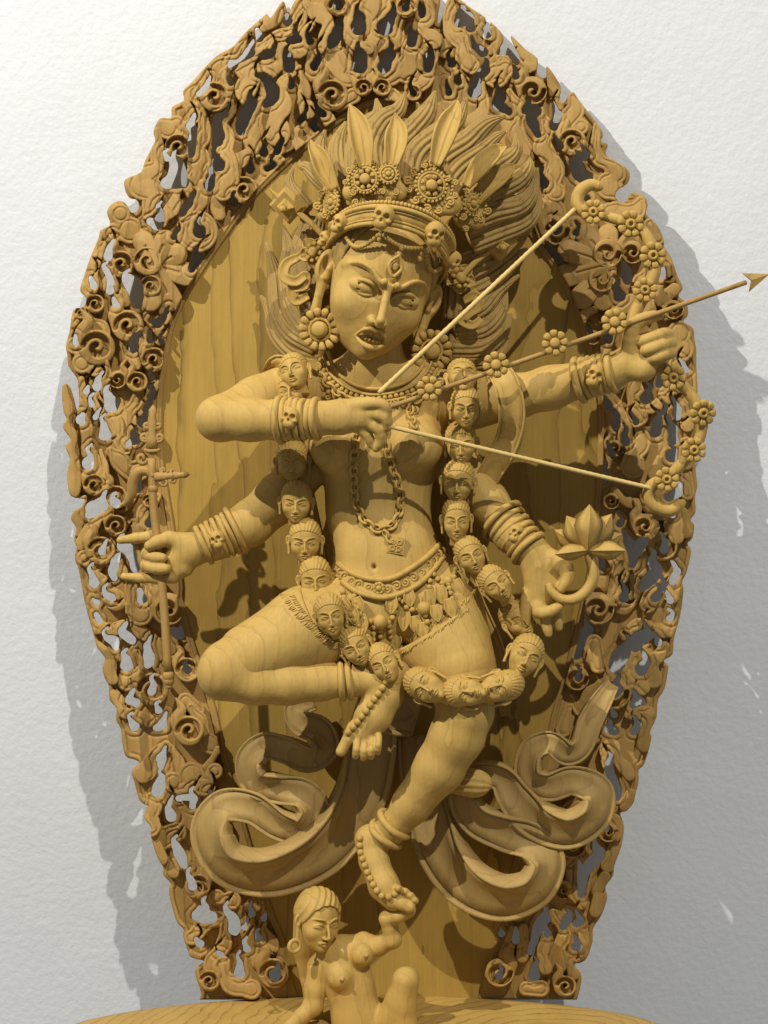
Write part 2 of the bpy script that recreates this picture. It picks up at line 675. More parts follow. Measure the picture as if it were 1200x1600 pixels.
OUTER = [(600,1572),(420,1571),(320,1571),(311,1566),(314,1551),(305,1522),(309,1509),(320,1502),(299,1496),(294,1486),(286,1462),(287,1452),(276,1440),(266,1405),(264,1387),(267,1380),(255,1367),(255,1355),(246,1340),(237,1312),(235,1300),(236,1292),(225,1278),(226,1269),(231,1260),(229,1255),(231,1259),(218,1250),(210,1222),(206,1210),(209,1201),(217,1192),(211,1187),(196,1181),(190,1153),(189,1139),(181,1124),(182,1107),(171,1093),(170,1072),(163,1058),(160,1042),(164,1028),(152,1012),(146,990),(134,948),(123,890),(118,878),(117,866),(120,856),(116,846),(117,836),(119,824),(111,811),(116,798),(127,792),(132,780),(118,778),(108,770),(105,740),(109,716),(102,698),(110,686),(100,672),(99,663),(104,654),(99,642),(97,620),(98,602),(103,599),(110,606),(116,624),(120,640),(124,632),(122,600),(119,589),(107,572),(105,554),(103,540),(109,516),(112,494),(117,482),(130,480),(135,466),(125,454),(130,435),(142,400),(154,372),(157,360),(172,351),(167,332),(174,319),(187,314),(197,319),(205,332),(214,330),(217,320),(213,312),(202,309),(195,295),(196,280),(220,269),(227,250),(242,222),(240,205),(250,185),(267,184),(269,167),(287,157),(286,142),(298,130),(326,99),(342,85),(365,72),(382,52),(410,27),(417,22),(424,27),(442,1),(450,20),(459,4),(470,-8),(500,-22),(545,-36),(585,-46),(625,-38),(662,-24),(680,-12),(688,0),(685,20),(684,36),(690,30),(698,2),(708,-8),(722,2),(735,12),(762,30),(784,52),(786,66),(776,85),(795,87),(806,102),(812,98),(811,86),(804,74),(798,55),(821,77),(840,92),(839,115),(850,122),(854,118),(855,103),(876,135),(874,157),(884,158),(888,148),(896,144),(907,160),(941,205),(939,220),(950,226),(947,242),(975,260),(984,272),(980,287),(964,298),(962,310),(968,316),(978,314),(987,301),(1005,305),(1012,320),(1010,335),(1027,352),(1037,375),(1038,387),(1048,401),(1059,432),(1067,450),(1060,462),(1073,474),(1075,492),(1068,502),(1083,513),(1085,530),(1088,545),(1088,570),(1090,610),(1088,640),(1092,668),(1086,700),(1088,744),(1090,758),(1086,776),(1087,800),(1079,812),(1085,820),(1082,841),(1074,849),(1080,861),(1073,893),(1066,909),(1068,922),(1063,961),(1053,998),(1051,1022),(1037,1032),(1044,1040),(1043,1052),(1038,1077),(1028,1094),(1026,1120),(1016,1143),(1018,1154),(1007,1193),(998,1203),(998,1221),(993,1240),(990,1254),(979,1267),(969,1271),(975,1291),(971,1322),(960,1352),(958,1368),(946,1386),(949,1402),(940,1430),(927,1450),(926,1470),(917,1497),(905,1505),(895,1506),(907,1520),(908,1536),(900,1566),(890,1571),(780,1571)]
OUTER = spl(OUTER, 3, True)
BOARD = [(472,1568),(440,1472),(412,1400),(366,1246),(346,1173),(330,1103),(284,960),(280,908),(266,820),(256,760),(249,710),(248,660),(250,610),(258,552),(268,506),(284,470),(302,438),(340,380),(400,299),(482,222),(548,175),(588,158),(640,172),(720,235),(790,310),(840,376),(882,439),(908,500),(924,555),(938,618),(940,700),(937,760),(930,850),(914,937),(890,1036),(869,1110),(846,1215),(815,1325),(775,1455),(742,1568)]
BOARD = np.array(BOARD, float)
bs = spl(BOARD[1:-1], 4)
BOARD_S = np.vstack([BOARD[:1], bs, BOARD[-1:]])

HOLES = [
 [(402,47,2.5),(406,59,5.5)],[(448,24,3),(449,33,7)],[(451,64,4),(457,62,6),(465,61,6)],[(411,88,5),(418,85,7),(425,83,5)],[(484,66,4)],
 [(529,42,5),(522,62,9),(516,71,4)],[(499,87,3),(495,97,5),(491,104,6)],[(450,92,8),(452,105,8)],[(390,82,8),(375,95,3),(362,100,6)],[(361,129,4.5)],
 [(311,147,3),(322,135,4)],[(402,117,3),(415,122,6),(426,142,10),(425,155,8),(416,163,5)],[(394,162,8),(387,172,9),(377,197,8),(376,206,5)],
 [(351,180,4),(339,188,7),(341,215,9),(336,226,4)],[(337,246,5),(341,257,10)],[(298,196,6),(302,208,5),(299,225,6),(299,241,5)],[(261,247,4)],
 [(275,256,10),(277,275,14),(265,282,8)],[(272,282,12),(286,286,8),(260,286,8)],[(455,126,3),(456,134,4)],[(474,184,4),(470,188,4)],[(413,228,2),(412,238,6)],
 [(441,218,3),(433,236,5)],[(489,196,5),(494,202,5)],[(498,174,4),(505,178,5)],[(391,254,2),(391,266,5)],[(332,276,4),(327,290,8)],[(418,264,4),(428,258,4)],
 [(296,316,5),(285,333,5)],[(236,347,6),(247,350,8),(251,334,5)],[(272,370,4)],[(312,362,9)],[(308,404,8),(299,420,5)],[(170,392,5),(169,401,6)],
 [(166,423,4),(175,442,4)],[(142,434,2),(146,446,5)],[(200,438,9),(211,450,12),(214,474,8)],[(171,440,3),(172,455,5)],[(178,466,2),(181,476,5)],[(367,315,4)],
 [(217,522,3),(210,530,6),(208,545,6)],[(118,524,1.5),(118,536,4)],[(233,518,2),(234,531,4.5)],[(256,494,4),(247,506,6),(238,502,4)],[(254,536,3.5)],
 [(153,594,4),(152,603,7)],[(169,619,6),(174,631,12)],[(138,604,2),(135,612,4)],[(129,648,3),(126,656,7)],[(144,632,3.5)],[(149,652,3.5)],[(162,664,4),(164,679,9)],
 [(239,612,4),(233,620,3)],[(232,632,5),(227,640,4)],[(238,590,4)],[(222,660,7)],[(141,712,3.5),(138,724,9)],[(212,687,6),(201,693,4)],[(144,795,10),(158,789,10),(140,804,6)],
 [(217,748,4),(215,765,5)],[(234,818,6)],[(180,786,7)],[(192,854,8),(200,858,8),(206,870,7),(212,890,5)],[(180,878,6),(176,894,6),(178,903,4)],[(143,896,3.5),(147,911,7)],
 [(159,862,5)],[(218,922,3),(222,936,7)],[(166,930,4),(175,934,5.5)],[(146,937,2),(151,941,4.5)],[(151,960,3),(155,969,4.5)],[(191,987,6),(198,994,7),(206,1000,6)],
 [(166,997,3.5),(178,1002,7),(181,1012,3.5)],[(197,1029,6),(198,1039,9)],[(230,1010,5),(233,1030,8),(231,1037,6)],[(272,985,5),(280,990,9),(290,980,6)],[(202,1093,6),(212,1098,6)],
 [(240,1070,4),(237,1080,6)],[(248,1110,4.5)],[(243,1138,3.5),(253,1133,7.5)],[(205,1127,3.5),(210,1135,7)],[(252,1186,8),(252,1194,5)],[(253,1213,3.5),(249,1229,9),(246,1237,8)],
 [(279,1247,4),(302,1246,4.5),(300,1260,4)],[(263,1262,4),(267,1275,8)],[(293,1047,5)],[(335,1243,5),(328,1238,3)],[(275,1322,6),(282,1337,8),(287,1351,5)],[(297,1373,4),(301,1384,6.5)],
 [(306,1431,6),(318,1432,10),(331,1433,8)],[(321,1418,5),(321,1430,8)],[(307,1468,3),(312,1474,6)],[(356,1426,5),(365,1437,8),(366,1453,8)],[(375,1504,3.5),(374,1520,7.5)],[(430,1523,9)],
 [(394,1427,4.5)],[(382,1449,3.5)],[(386,1482,5)],[(405,1466,5)],[(412,1436,3.5)],[(340,1488,2),(347,1492,3)],
 [(634,12,5)],[(529,10,5.5)],[(562,30,9),(560,43,11)],[(612,25,6),(602,42,12)],[(563,88,10),(562,103,11)],[(607,87,9),(600,105,9)],[(645,58,7),(643,66,7)],
 [(660,22,5)],[(720,25,8),(732,27,7),(736,44,6)],[(717,35,7),(724,32,8)],[(759,48,5),(761,53,6.5)],[(742,72,4),(755,82,7)],[(806,110,3),(806,119,5)],[(716,120,3),(716,127,5)],
 [(702,144,4.5)],[(670,92,9),(669,107,6)],[(646,146,4.5)],[(706,100,5)],[(757,110,8),(745,125,6),(742,143,10)],[(782,153,8),(778,163,8),(795,174,5)],
 [(822,172,6),(837,172,8),(830,182,8),(835,198,7),(841,211,4)],[(871,180,6),(865,198,6)],[(875,229,5)],[(843,272,4),(850,287,7)],[(912,245,6),(916,242,5)],[(900,255,9),(906,273,10),(918,278,7)],
 [(870,359,7)],[(913,306,3),(918,311,4)],[(900,365,4)],[(979,424,7),(980,437,7)],[(961,450,5),(968,463,8)],[(1036,420,2.5),(1034,430,6)],[(862,397,7),(873,406,6)],[(950,529,7)],[(926,527,5)],
 [(1013,612,4),(1010,622,9)],[(1029,586,2),(1030,600,5)],[(1059,640,5),(1058,650,6)],[(1027,660,8),(1024,675,8)],[(1051,670,6.5),(1052,688,7)],[(1049,713,8.5)],[(1071,578,4.5)],
 [(963,652,6),(963,666,6)],[(976,680,4),(978,690,6)],[(951,634,5.5)],[(1037,644,3.5)],[(956,708,4.5)],[(944,726,6)],[(942,750,6)],[(994,660,4)],[(1044,778,5),(1059,770,6.5)],
 [(1016,789,4),(1040,800,4),(1051,804,4.5)],[(981,846,7),(992,858,10),(1004,847,8)],[(990,868,8),(988,882,5)],[(1040,848,4),(1038,857,7)],[(1018,876,6),(1025,893,9),(1012,908,9),(1004,918,5)],
 [(1058,892,5),(1051,908,5)],[(1038,913,4)],[(1029,928,4),(1024,935,6)],[(1047,938,5)],[(1047,966,4.5)],[(978,924,3.5),(975,934,7)],[(939,870,4),(941,885,5)],[(968,820,4)],
 [(1014,993,7),(999,998,11),(993,1010,8)],[(980,1010,7),(969,1027,12),(962,1041,10)],[(1010,1034,5),(1002,1046,9)],[(1029,1004,5)],[(962,1069,4),(966,1079,5.5),(960,1088,3)],
 [(989,1103,4),(996,1094,6),(1004,1098,4.5)],[(950,1139,5),(960,1143,5)],[(997,1132,4),(991,1143,5)],[(921,985,6),(911,991,7),(901,1024,6)],[(902,1059,4)],[(960,1117,4)],
 [(951,1193,5.5),(956,1217,6.5),(965,1234,6),(965,1246,4)],[(933,1327,6),(936,1335,8),(919,1354,8),(911,1370,6)],[(947,1294,4)],[(891,1313,4)],[(911,1365,8),(909,1386,6),(908,1398,4.5)],
 [(887,1436,6),(880,1447,5)],[(900,1443,4.5),(907,1439,5)],[(898,1480,4),(904,1479,5)],[(850,1436,9),(841,1450,8),(835,1468,5),(829,1486,5)],[(856,1459,5)],[(835,1510,4),(835,1524,8.5)],
 [(806,1450,2),(806,1468,6)],[(784,1459,4.5)],[(780,1525,4.5)],
]
HF0 = np.full((NX, NY), 40.0, np.float32)      # openings alone
HF = np.full((NX, NY), 40.0, np.float32)       # openings with the curling knife slits that run up from them


def stamp(F, h, n):
    h = np.array(h, float)
    x0, y0 = (h[:, :2] - h[:, 2:3]).min(0) - 22; x1, y1 = (h[:, :2] + h[:, 2:3]).max(0) + 22
    sl, X, Y = box_slice(x0, y0, x1, y1)
    F[sl] = smin(F[sl], seg_field(X, Y, spl(h, n) if len(h) > 2 else h), 2.0)


for q, h in enumerate(HOLES):
    stamp(HF0, h, 4)
    top = min(h, key=lambda p: p[1])
    low = max(h, key=lambda p: p[1])
    x, y, r = top
    sd = 1 if (q * 7) % 5 < 2 else -1
    lean = (590 - x) * 0.02
    k = 0.8 + 0.05 * ((q * 13) % 9)
    if y > 8 and r >= 3.4:
        stamp(HF0, [(x, y, r * .8), (x + sd * 4, y - 7 * k - r * .6, min(r * .5, 3.0)), (x + sd * 3 + lean * .6, y - 13 * k - r * .7, .8)], 5)
    if y > 8:
        stamp(HF, [(x, y, r * .8), (x + sd * 5 + lean * .5, y - 10 * k - r * .6, min(r * .55, 3.6)), (x + sd * 1 + lean, y - 20 * k - r * .7, 1.9), (x - sd * 6 + lean, y - 30 * k - r * .7, .7)], 5)
    if low[2] > 5 and q % 2:
        x, y, r = low
        stamp(HF, [(x, y, r * .7), (x - sd * 8, y + r * .5 + 4, 2.6), (x - sd * 17, y + r * .5 - 1, .7)], 5)
SLW, WX, WY = box_slice(-20, -150, 1218, 1608)
wob = np.zeros((NX, NY), np.float32)
for a_, f_ in ((0.3, .42), (1.5, .36), (2.4, .5)):
    wob[SLW] += np.sin((WX * math.cos(a_) + WY * math.sin(a_)) * f_ + a_ * 5).astype(np.float32)
HF0 = HF0 + 0.3 * wob - 1.0
HF = np.minimum(HF + 0.3 * wob, HF0)
SL, GXX, GYY = box_slice(-20, -150, 1218, 1608)
OUTF = np.full((NX, NY), 40.0, np.float32)
OUTF[SL] = poly_field(GXX, GYY, OUTER)
BRDF = np.full((NX, NY), 40.0, np.float32)
BRDF[SL] = poly_field(GXX, GYY, BOARD_S)

aureole = thing("aureole_panel", "tall pointed wooden panel edged with openwork flames, standing behind the dancing figure", "carved panel", W(605, 1556, 0))


def edge_round(d, w, depth):
    t = np.clip(-d / w, 0, 1)
    return -depth * (1 - np.sqrt(np.maximum(1 - (1 - t) ** 2, 0)))


def line_at(d, where, w, depth):
    return -depth * np.exp(-((-d - where) / w) ** 2)


# pierced ground of the border, cut right through at every opening
d_bg = np.maximum(np.maximum(np.maximum(OUTF, -(BRDF - 2.0)), -HF0), GYY - 1562.0)
f_bg = 2.5 + edge_round(d_bg, 2.5, 3) + line_at(-HF, 0, 1, 0) + 1.2 * soft_noise(GXX, GYY, 26, 3)[:NX, :NY]
hole_line = -2.0 * np.exp(-((HF0 - 8.5) / 1.7) ** 2) + 1.0 * np.exp(-((HF0 - 4.5) / 3.2) ** 2)
out_line = -2.4 * np.exp(-((OUTF + 8.5) / 1.7) ** 2) + 1.3 * np.exp(-((OUTF + 4.5) / 3.0) ** 2)
f_bg = f_bg + hole_line + out_line
GXF = np.broadcast_to(GXX, (NX, NY)); GYF = np.broadcast_to(GYY, (NX, NY))
obj("openwork", relief("openwork", GXF, GYF, d_bg.astype(np.float32), f_bg, back=True, base=-6.0), M_FRAME, aureole)

# smooth board
sl, X, Y = box_slice(230, 140, 960, 1580)
d = (BRDF[sl] - 3.0).astype(np.float32)
f = 0.5 * soft_noise(X, Y * 0.25, 40, 5)
obj("board", relief("board", X, Y, d, np.broadcast_to(f, d.shape), base=-10.0), M_BOARD, aureole)
mb = MB()
rp = np.array([W(p[0], p[1], 4) for p in spl(BOARD_S[1:-1], 2)])
sweep(mb, rp, 4.6, [(-1.2, -2.2), (1.0, -2.2), (1.0, 0.1), (0.55, 0.62), (0.1, 0.55), (-0.05, 0.15), (-0.6, 0.25), (-1.2, -0.2)])
obj("rim", mb.mesh("rim"), M_FRAME, aureole)


# ------------------------------------------------------------------ raised carving on the border
KN = [0]


def raised(name, strokes, H, lobes=0.0, cuts=(), inset=6.0, dome=1.6, freq=0.16, fat=1.0, slit=True):
    """one carved piece: union of tapered strokes, rounded edge, engraved line inside the edge"""
    KN[0] += 1
    S = []
    for s in strokes:
        s = np.array(s, float)
        if len(s) > 1:
            s = spl(s, 7)
        if lobes and len(s) > 3:
            L = np.concatenate([[0], np.cumsum(np.hypot(*np.diff(s[:, :2], axis=0).T))])
            tn = np.gradient(s[:, :2], axis=0); tn /= np.linalg.norm(tn, axis=1)[:, None] + 1e-9
            s[:, :2] += np.stack([-tn[:, 1], tn[:, 0]], 1) * (0.26 * s[:, 2] * np.sin(L * 0.115 + KN[0]))[:, None]
            s[:, 2] = np.maximum(s[:, 2] * (1 + lobes * np.sin(L * freq + KN[0] * 1.7)), 1.2)
        s[:, 2] = s[:, 2] * fat + (fat - 1) * 4
        S.append(s)
    A = np.vstack(S)
    m = 4
    x0, y0 = (A[:, :2] - A[:, 2:3]).min(0) - m; x1, y1 = (A[:, :2] + A[:, 2:3]).max(0) + m
    sl, X, Y = box_slice(x0, y0, x1, y1)
    d = None
    for s in S:
        e = seg_field(X, Y, s)
        d = e if d is None else smin(d, e, 5.0)
    full = d
    d = np.maximum(d, -(HF if slit else HF0)[sl])
    d = np.maximum(np.maximum(d, OUTF[sl]), Y - 1562.0)
    d = np.maximum(d, -(BRDF[sl] - 1.5)).astype(np.float32)
    h = H + (KN[0] % 7) * 0.31
    w = float(np.median(A[:, 2]))
    f = h + edge_round(d, 2.0, 2.6)
    if w > 10.5 and inset < 50:
        f = f + line_at(full, min(inset, w * 0.5), 1.15, 2.0)
    ta = KN[0] * 2.4
    f = f + np.clip(((X - (x0 + x1) / 2) * math.cos(ta) + (Y - (y0 + y1) / 2) * math.sin(ta)) * 0.17, -4.5, 4.5)
    f = f + dome * np.clip(-full / (w + 3), 0, 1) ** 0.7 + 0.5 * soft_noise(X, Y, 14, KN[0])
    for c, cw, cd in cuts:
        e = seg_field(X, Y, np.array(c, float))
        f = f - cd * np.exp(-(np.maximum(e, 0) / cw) ** 2)
    f = f - 2.4 * np.exp(-((HF0[sl] - 8.0) / 1.6) ** 2)
    f = np.maximum(f, 3.0)
    me = relief(name, X, Y, d, f, base=-3.0)
    if me:
        obj(name, me, M_FRAME, aureole)


def volute(cx, cy, R, ang=0.0, sense=1, H=25, turns=1.15, tails=True):
    """raised curl: a disc with a spiral groove running in to its eye"""
    pts = []
    n = 26
    for i in range(n):
        t = i / (n - 1)
        a = math.radians(ang) + sense * t * turns * 2 * math.pi
        r = R * (0.84 - 0.66 * t)
        pts.append((cx + r * math.cos(a), cy + r * math.sin(a), R * (0.10 + 0.05 * math.sin(t * math.pi))))
    eye = [(pts[-1][0], pts[-1][1], R * 0.12)]
    t = -sense * (1 if (int(cx) % 3) else -1)
    tail = [(cx + t * R * .62, cy + R * .1, R * .46), (cx + t * R * .95, cy - R * .8, R * .42), (cx + t * R * .55, cy - R * 1.55, R * .34), (cx + t * R * .95, cy - R * 2.3, 1.6)]
    raised("scroll", [[(cx, cy, R * 1.08)], tail] if R > 12 and tails else [[(cx, cy, R * 1.08)]], H, slit=False, cuts=[(pts, 1.3, 14.0), (eye, 1.3, 8.0)], inset=99, dome=5)


FLAMES = [
 [[(303,178,12),(296,158,13),(308,135,8),(326,104,3)]], [[(330,132,10),(345,112,14),(362,92,11),(378,70,8),(384,55,3)]],
 [[(385,160,8),(388,125,17),(385,100,14),(402,80,10),(425,62,8),(452,50,8),(470,30,9),(478,2,5)]], [[(395,48,8),(420,35,10),(436,15,8),(441,3,3)]],
 [[(420,112,14),(438,98,8),(440,76,8),(465,78,10),(475,55,7),(488,38,4)]], [[(478,6,7),(500,20,12),(512,45,9),(506,68,8),(497,80,6)]],
 [[(484,118,10),(488,92,8),(480,75,3)]], [[(430,208,16),(440,168,12),(440,140,9),(452,120,6),(467,104,3)]], [[(480,172,12),(476,142,8),(470,113,3)]],
 [[(402,234,14),(396,198,12),(408,160,8),(412,131,4)]], [[(352,300,14),(355,265,16),(352,225,12),(350,195,9),(362,165,6),(367,150,3)]],
 [[(308,330,12),(307,285,16),(308,250,15),(315,215,11),(318,190,9),(317,172,3)]], [[(262,200,17)],[(252,192,10)],[(276,192,11)],[(283,200,10)]],
 [[(225,338,5),(243,306,16),(216,290,17),(240,262,12),(248,228,8),(245,203,4)]], [[(188,334,15)],[(176,365,15)],[(203,360,20)],[(226,362,12)]],
 [[(250,352,8),(265,330,10),(275,307,6),(285,290,3)]], [[(308,362,31)]], [[(303,330,12),(313,305,9),(316,285,4)]],
 [[(139,452,10),(147,420,8),(160,382,5)]], [[(192,468,11),(184,450,6),(180,433,3)]], [[(162,448,7),(166,434,3)]],
 [[(122,505,12)],[(117,540,13)],[(128,568,15)],[(150,574,14)],[(162,552,12)],[(150,520,22)]], [[(202,562,10),(192,545,6),(198,527,3)]], [[(213,570,8),(212,551,3)]],
 [[(228,552,9),(224,532,7),(229,513,3)]], [[(252,522,8),(241,506,6),(246,496,3)]], [[(192,700,10),(178,665,13),(160,640,9),(148,615,7),(137,590,3)]],
 [[(165,612,8),(168,590,6),(166,564,3)]], [[(198,712,12),(196,685,16),(201,650,12),(214,622,8),(222,612,3)]], [[(115,765,11),(113,735,11),(111,700,8),(106,660,8),(104,630,7),(101,603,4)]],
 [[(150,742,12),(139,700,9),(132,660,8),(130,625,7),(128,593,4)]], [[(162,746,8),(161,725,6),(158,704,3)]], [[(232,735,9),(208,733,15),(186,722,12),(174,702,5)]],
 [[(245,600,5),(232,618,6),(221,640,6),(230,655,4)]], [[(126,852,8),(141,825,8),(165,803,6),(195,793,5),(215,770,4)]], [[(122,830,9),(121,806,8),(129,786,6),(133,778,3)]],
 [[(196,826,13),(218,822,14),(232,798,10),(246,775,5)]], [[(132,872,12)],[(148,884,12)],[(172,872,14)],[(160,862,18)]], [[(191,895,9),(187,876,5)]],
 [[(203,908,8),(206,942,11),(222,961,13),(235,938,10),(232,908,8)]], [[(182,938,14),(166,916,9),(148,896,4)]], [[(150,982,10),(175,982,9),(192,974,5)]], [[(205,972,9),(226,988,9),(245,1008,8),(258,1035,6)]],
 [[(268,1015,14),(262,988,8)]], [[(196,1065,12),(201,1020,9),(188,995,3)]], [[(228,1052,8),(216,1030,8),(212,1012,3)]], [[(176,1062,9),(170,1030,8),(150,1003,4)]],
 [[(196,1112,11),(180,1085,8)]], [[(232,1126,10),(202,1114,8)]], [[(270,1222,15)],[(288,1232,14)],[(320,1228,16)],[(336,1205,12)],[(300,1212,20)]],
 [[(222,1208,15),(236,1193,11),(250,1170,7),(268,1168,6),(278,1190,7),(283,1208,6)]], [[(283,1210,5),(300,1202,5),(316,1205,5),(328,1190,5),(342,1172,5)]], [[(232,1290,15),(240,1265,12),(233,1245,6)]], [[(250,1312,18),(278,1300,14)]],
 [[(252,1342,10),(246,1318,6)]], [[(272,1362,10),(271,1346,5)]], [[(338,1402,12)],[(362,1407,14)]], [[(298,1462,13),(318,1450,9),(342,1440,6)]], [[(306,1490,10),(318,1488,6)]],
 [[(336,1510,14),(350,1465,9),(353,1430,4)]], [[(392,1542,15),(360,1540,13),(349,1505,9)]], [[(402,1505,9),(391,1452,8),(386,1415,4)]], [[(424,1480,10),(413,1450,6),(411,1412,3)]],
 # right half
 [[(675,64,12),(662,45,8),(672,28,8),(668,0,5)]], [[(680,60,8),(692,78,12),(712,76,9),(716,58,6)]], [[(738,104,13),(722,75,12),(708,45,12),(701,20,9),(706,-4,4)]],
 [[(768,92,8),(775,62,9),(752,42,9),(744,18,8),(728,3,4)]], [[(776,118,19)],[(790,108,14)],[(782,92,8)]], [[(826,104,11),(835,95,9),(816,80,7),(801,60,3)]], [[(870,165,9),(866,140,8),(857,108,3)]],
 [[(886,188,15),(900,170,14),(895,152,8)],[(908,198,12)]], [[(868,300,14),(862,258,14),(850,225,12),(855,200,8),(848,170,3)]], [[(828,265,12),(812,222,13),(810,190,9),(812,165,8),(796,143,4)]],
 [[(742,195,12),(755,165,9),(755,130,3)]], [[(732,190,9),(735,152,8),(722,130,6),(711,108,3)]], [[(645,135,14),(668,118,11),(680,82,4)]], [[(866,345,16),(862,310,16),(868,280,10)]],
 [[(990,310,6),(948,292,17),(968,272,13),(938,252,10),(930,222,8),(932,196,4)]], [[(958,336,16),(988,330,13),(1002,314,8)]], [[(1028,372,11),(1016,350,9)]], [[(1048,435,8),(1043,412,7),(1041,388,3)]],
 [[(1008,482,13),(1000,445,9),(1006,422,3)]], [[(1032,470,9),(1054,452,9)]], [[(1040,490,11),(1060,486,9)]], [[(1062,520,18)],[(1066,546,18)],[(1058,570,13)],[(1048,535,20)]],
 [[(998,650,14),(990,618,12),(1000,590,8),(1022,578,4)]], [[(1018,640,8),(1036,620,9),(1044,595,6)]], [[(1040,655,11),(1046,618,9),(1062,602,7)]], [[(1074,665,10),(1066,625,8)]], [[(985,726,16),(1000,696,14),(998,668,8)]],
 [[(982,705,9),(976,668,9),(970,636,4)]], [[(1022,742,9),(1030,716,5)]], [[(1072,722,12),(1072,692,9)]], [[(960,768,6),(985,786,7),(1012,792,8),(1044,808,12),(1060,838,12)]], [[(1074,770,11),(1072,742,9)]], [[(1072,832,9),(1066,802,9)]],
 [[(960,935,10),(966,895,12),(956,868,7)]], [[(1002,892,9),(1006,872,7),(1003,858,3)]], [[(1016,946,14),(1022,922,9),(1042,904,4)]], [[(1050,932,11),(1058,906,7)]], [[(960,925,8),(972,950,11),(990,932,9),(992,900,7)]],
 [[(975,990,9),(1002,976,7),(1030,988,6),(1046,994,3)]], [[(1000,1074,14),(986,1040,9),(986,1014,4)]], [[(1022,1062,11),(1022,1034,9),(1040,1010,7)]], [[(935,1040,12),(928,1005,13)]], [[(1012,1112,11),(995,1118,8),(980,1119,4)]],
 [[(1006,1164,11),(1011,1120,8)]], [[(948,1195,7),(945,1170,7),(960,1166,7),(968,1190,8),(982,1212,9)]], [[(986,1242,9),(976,1260,8)]], [[(962,1305,9),(961,1280,8)]], [[(950,1352,11),(960,1318,8)]], [[(932,1392,9),(945,1370,8)]],
 [[(908,1412,9),(892,1392,8),(889,1362,5)]], [[(930,1424,9),(935,1400,8)]], [[(868,1505,13),(880,1462,9),(866,1428,7)]], [[(852,1512,9),(849,1480,8),(857,1460,3)]], [[(914,1492,9),(912,1460,8)]], [[(896,1522,9),(890,1506,5)]],
 [[(816,1495,9),(818,1450,7)]], [[(845,1545,13),(822,1545,11)]], [[(790,1495,11),(802,1452,7)]],
 # inner rows
 [[(700,215,10),(690,190,9),(680,165,3)]], [[(772,262,11),(768,230,9),(756,200,4)]], [[(800,300,12),(790,265,10),(792,235,4)]], [[(838,330,11),(832,300,9),(836,275,4)]], [[(852,372,10),(842,350,8)]],
 [[(905,505,9),(915,490,8),(930,485,4)]], [[(955,560,10),(948,548,8),(962,512,4)]], [[(968,600,9),(956,590,8),(950,575,3)]], [[(985,470,10),(965,490,9),(940,500,5)]], [[(1010,560,12),(1000,530,9)]],
 [[(350,250,9),(375,250,10),(388,240,7)]], [[(440,262,8),(430,245,9),(455,225,6)]], [[(470,232,8),(462,215,7),(466,200,3)]], [[(515,190,10),(500,160,8)]], [[(345,335,10),(340,310,9),(352,290,4)]],
 [[(250,470,9),(262,500,8)]], [[(240,690,10),(232,670,8)]], [[(255,850,9),(246,835,7)]], [[(290,1095,12),(310,1110,10)]], [[(330,1165,12),(318,1140,10),(300,1105,7)]], [[(345,1290,12),(335,1265,10)]],
 [[(360,1340,14),(340,1310,12),(322,1290,8)]], [[(320,1345,12),(310,1325,9)]], [[(380,1385,12),(366,1360,10)]],
 [[(905,1105,11),(925,1085,9),(935,1065,4)]], [[(880,1140,12),(890,1110,10)]], [[(905,1180,13),(925,1150,11),(935,1125,5)]], [[(870,1230,13),(882,1200,10),(900,1185,5)]], [[(920,1240,12),(928,1215,9)]],
 [[(870,1290,13),(890,1265,11),(915,1250,6)]], [[(850,1330,12),(862,1300,10)]], [[(930,1300,12),(940,1270,9)]], [[(830,1400,12),(845,1370,10)]], [[(880,1350,11),(900,1335,9)]], [[(810,1430,10),(822,1405,8)]],
 # crest
 [[(582,122,9),(582,80,8),(582,40,9),(582,-10,9)]], [[(568,128,6),(540,120,12),(520,98,20),(525,76,10),(530,65,3)]], [[(598,128,6),(622,120,12),(642,98,20),(638,76,8),(637,64,3)]],
 [[(575,76,8),(550,62,10),(545,30,8),(550,-5,6)]], [[(590,76,8),(616,62,10),(625,30,8),(618,-5,6)]], [[(552,150,12),(528,165,10)]], [[(612,150,12),(630,160,8)]], [[(578,40,7),(566,10,11)]], [[(590,40,7),(600,10,11)]],
]
for i, fl in enumerate(FLAMES):
    single = len(fl) == 1 and len(fl[0]) > 2
    raised("flame" if single else "cloud", fl, 13 + (i * 37 % 11) * 1.05, lobes=0.15 if single else 0.0, fat=1.1 if single else 1.06)

for v in [(336,151,22,200,1),(279,230,20,180,1),(382,297,20,200,1),(190,413,20,180,1),(149,475,14,170,1),(126,489,9,180,1),(152,543,26,190,1,28),(200,509,23,170,1),
          (241,562,18,170,1),(184,593,13,180,-1),(215,597,15,180,1),(251,532,8,180,1),(148,758,16,180,1),(182,777,17,170,1),(182,822,16,180,1),(233,783,10,190,1),(158,861,21,200,1),
          (263,952,24,0,1),(293,1047,18,180,1),(238,1077,24,180,1),(296,1142,22,180,1),(327,1533,15,200,1),(428,1521,22,180,1),(308,1385,18,10,-1),(520,149,23,200,1),
          (567,137,13,0,-1),(598,137,13,180,1),(529,10,15,180,1),(634,12,15,0,-1),(646,146,12,180,1),
          (832,142,21,0,1),(895,222,20,180,1),(988,394,17,0,1),(1052,484,14,0,1),(961,701,13,0,1),(955,783,12,0,1),(1012,776,12,0,1),(1007,822,18,0,1),(1036,854,21,300,1),
          (934,951,24,0,1),(901,1060,18,0,1),(957,1082,26,0,1),(780,1520,21,0,1),(884,1542,16,200,1),(950,1300,15,0,1),(893,1320,20,0,1),(868,360,22,0,1),(926,527,11,0,1),(880,1390,14,0,1)]:
    volute(*v)

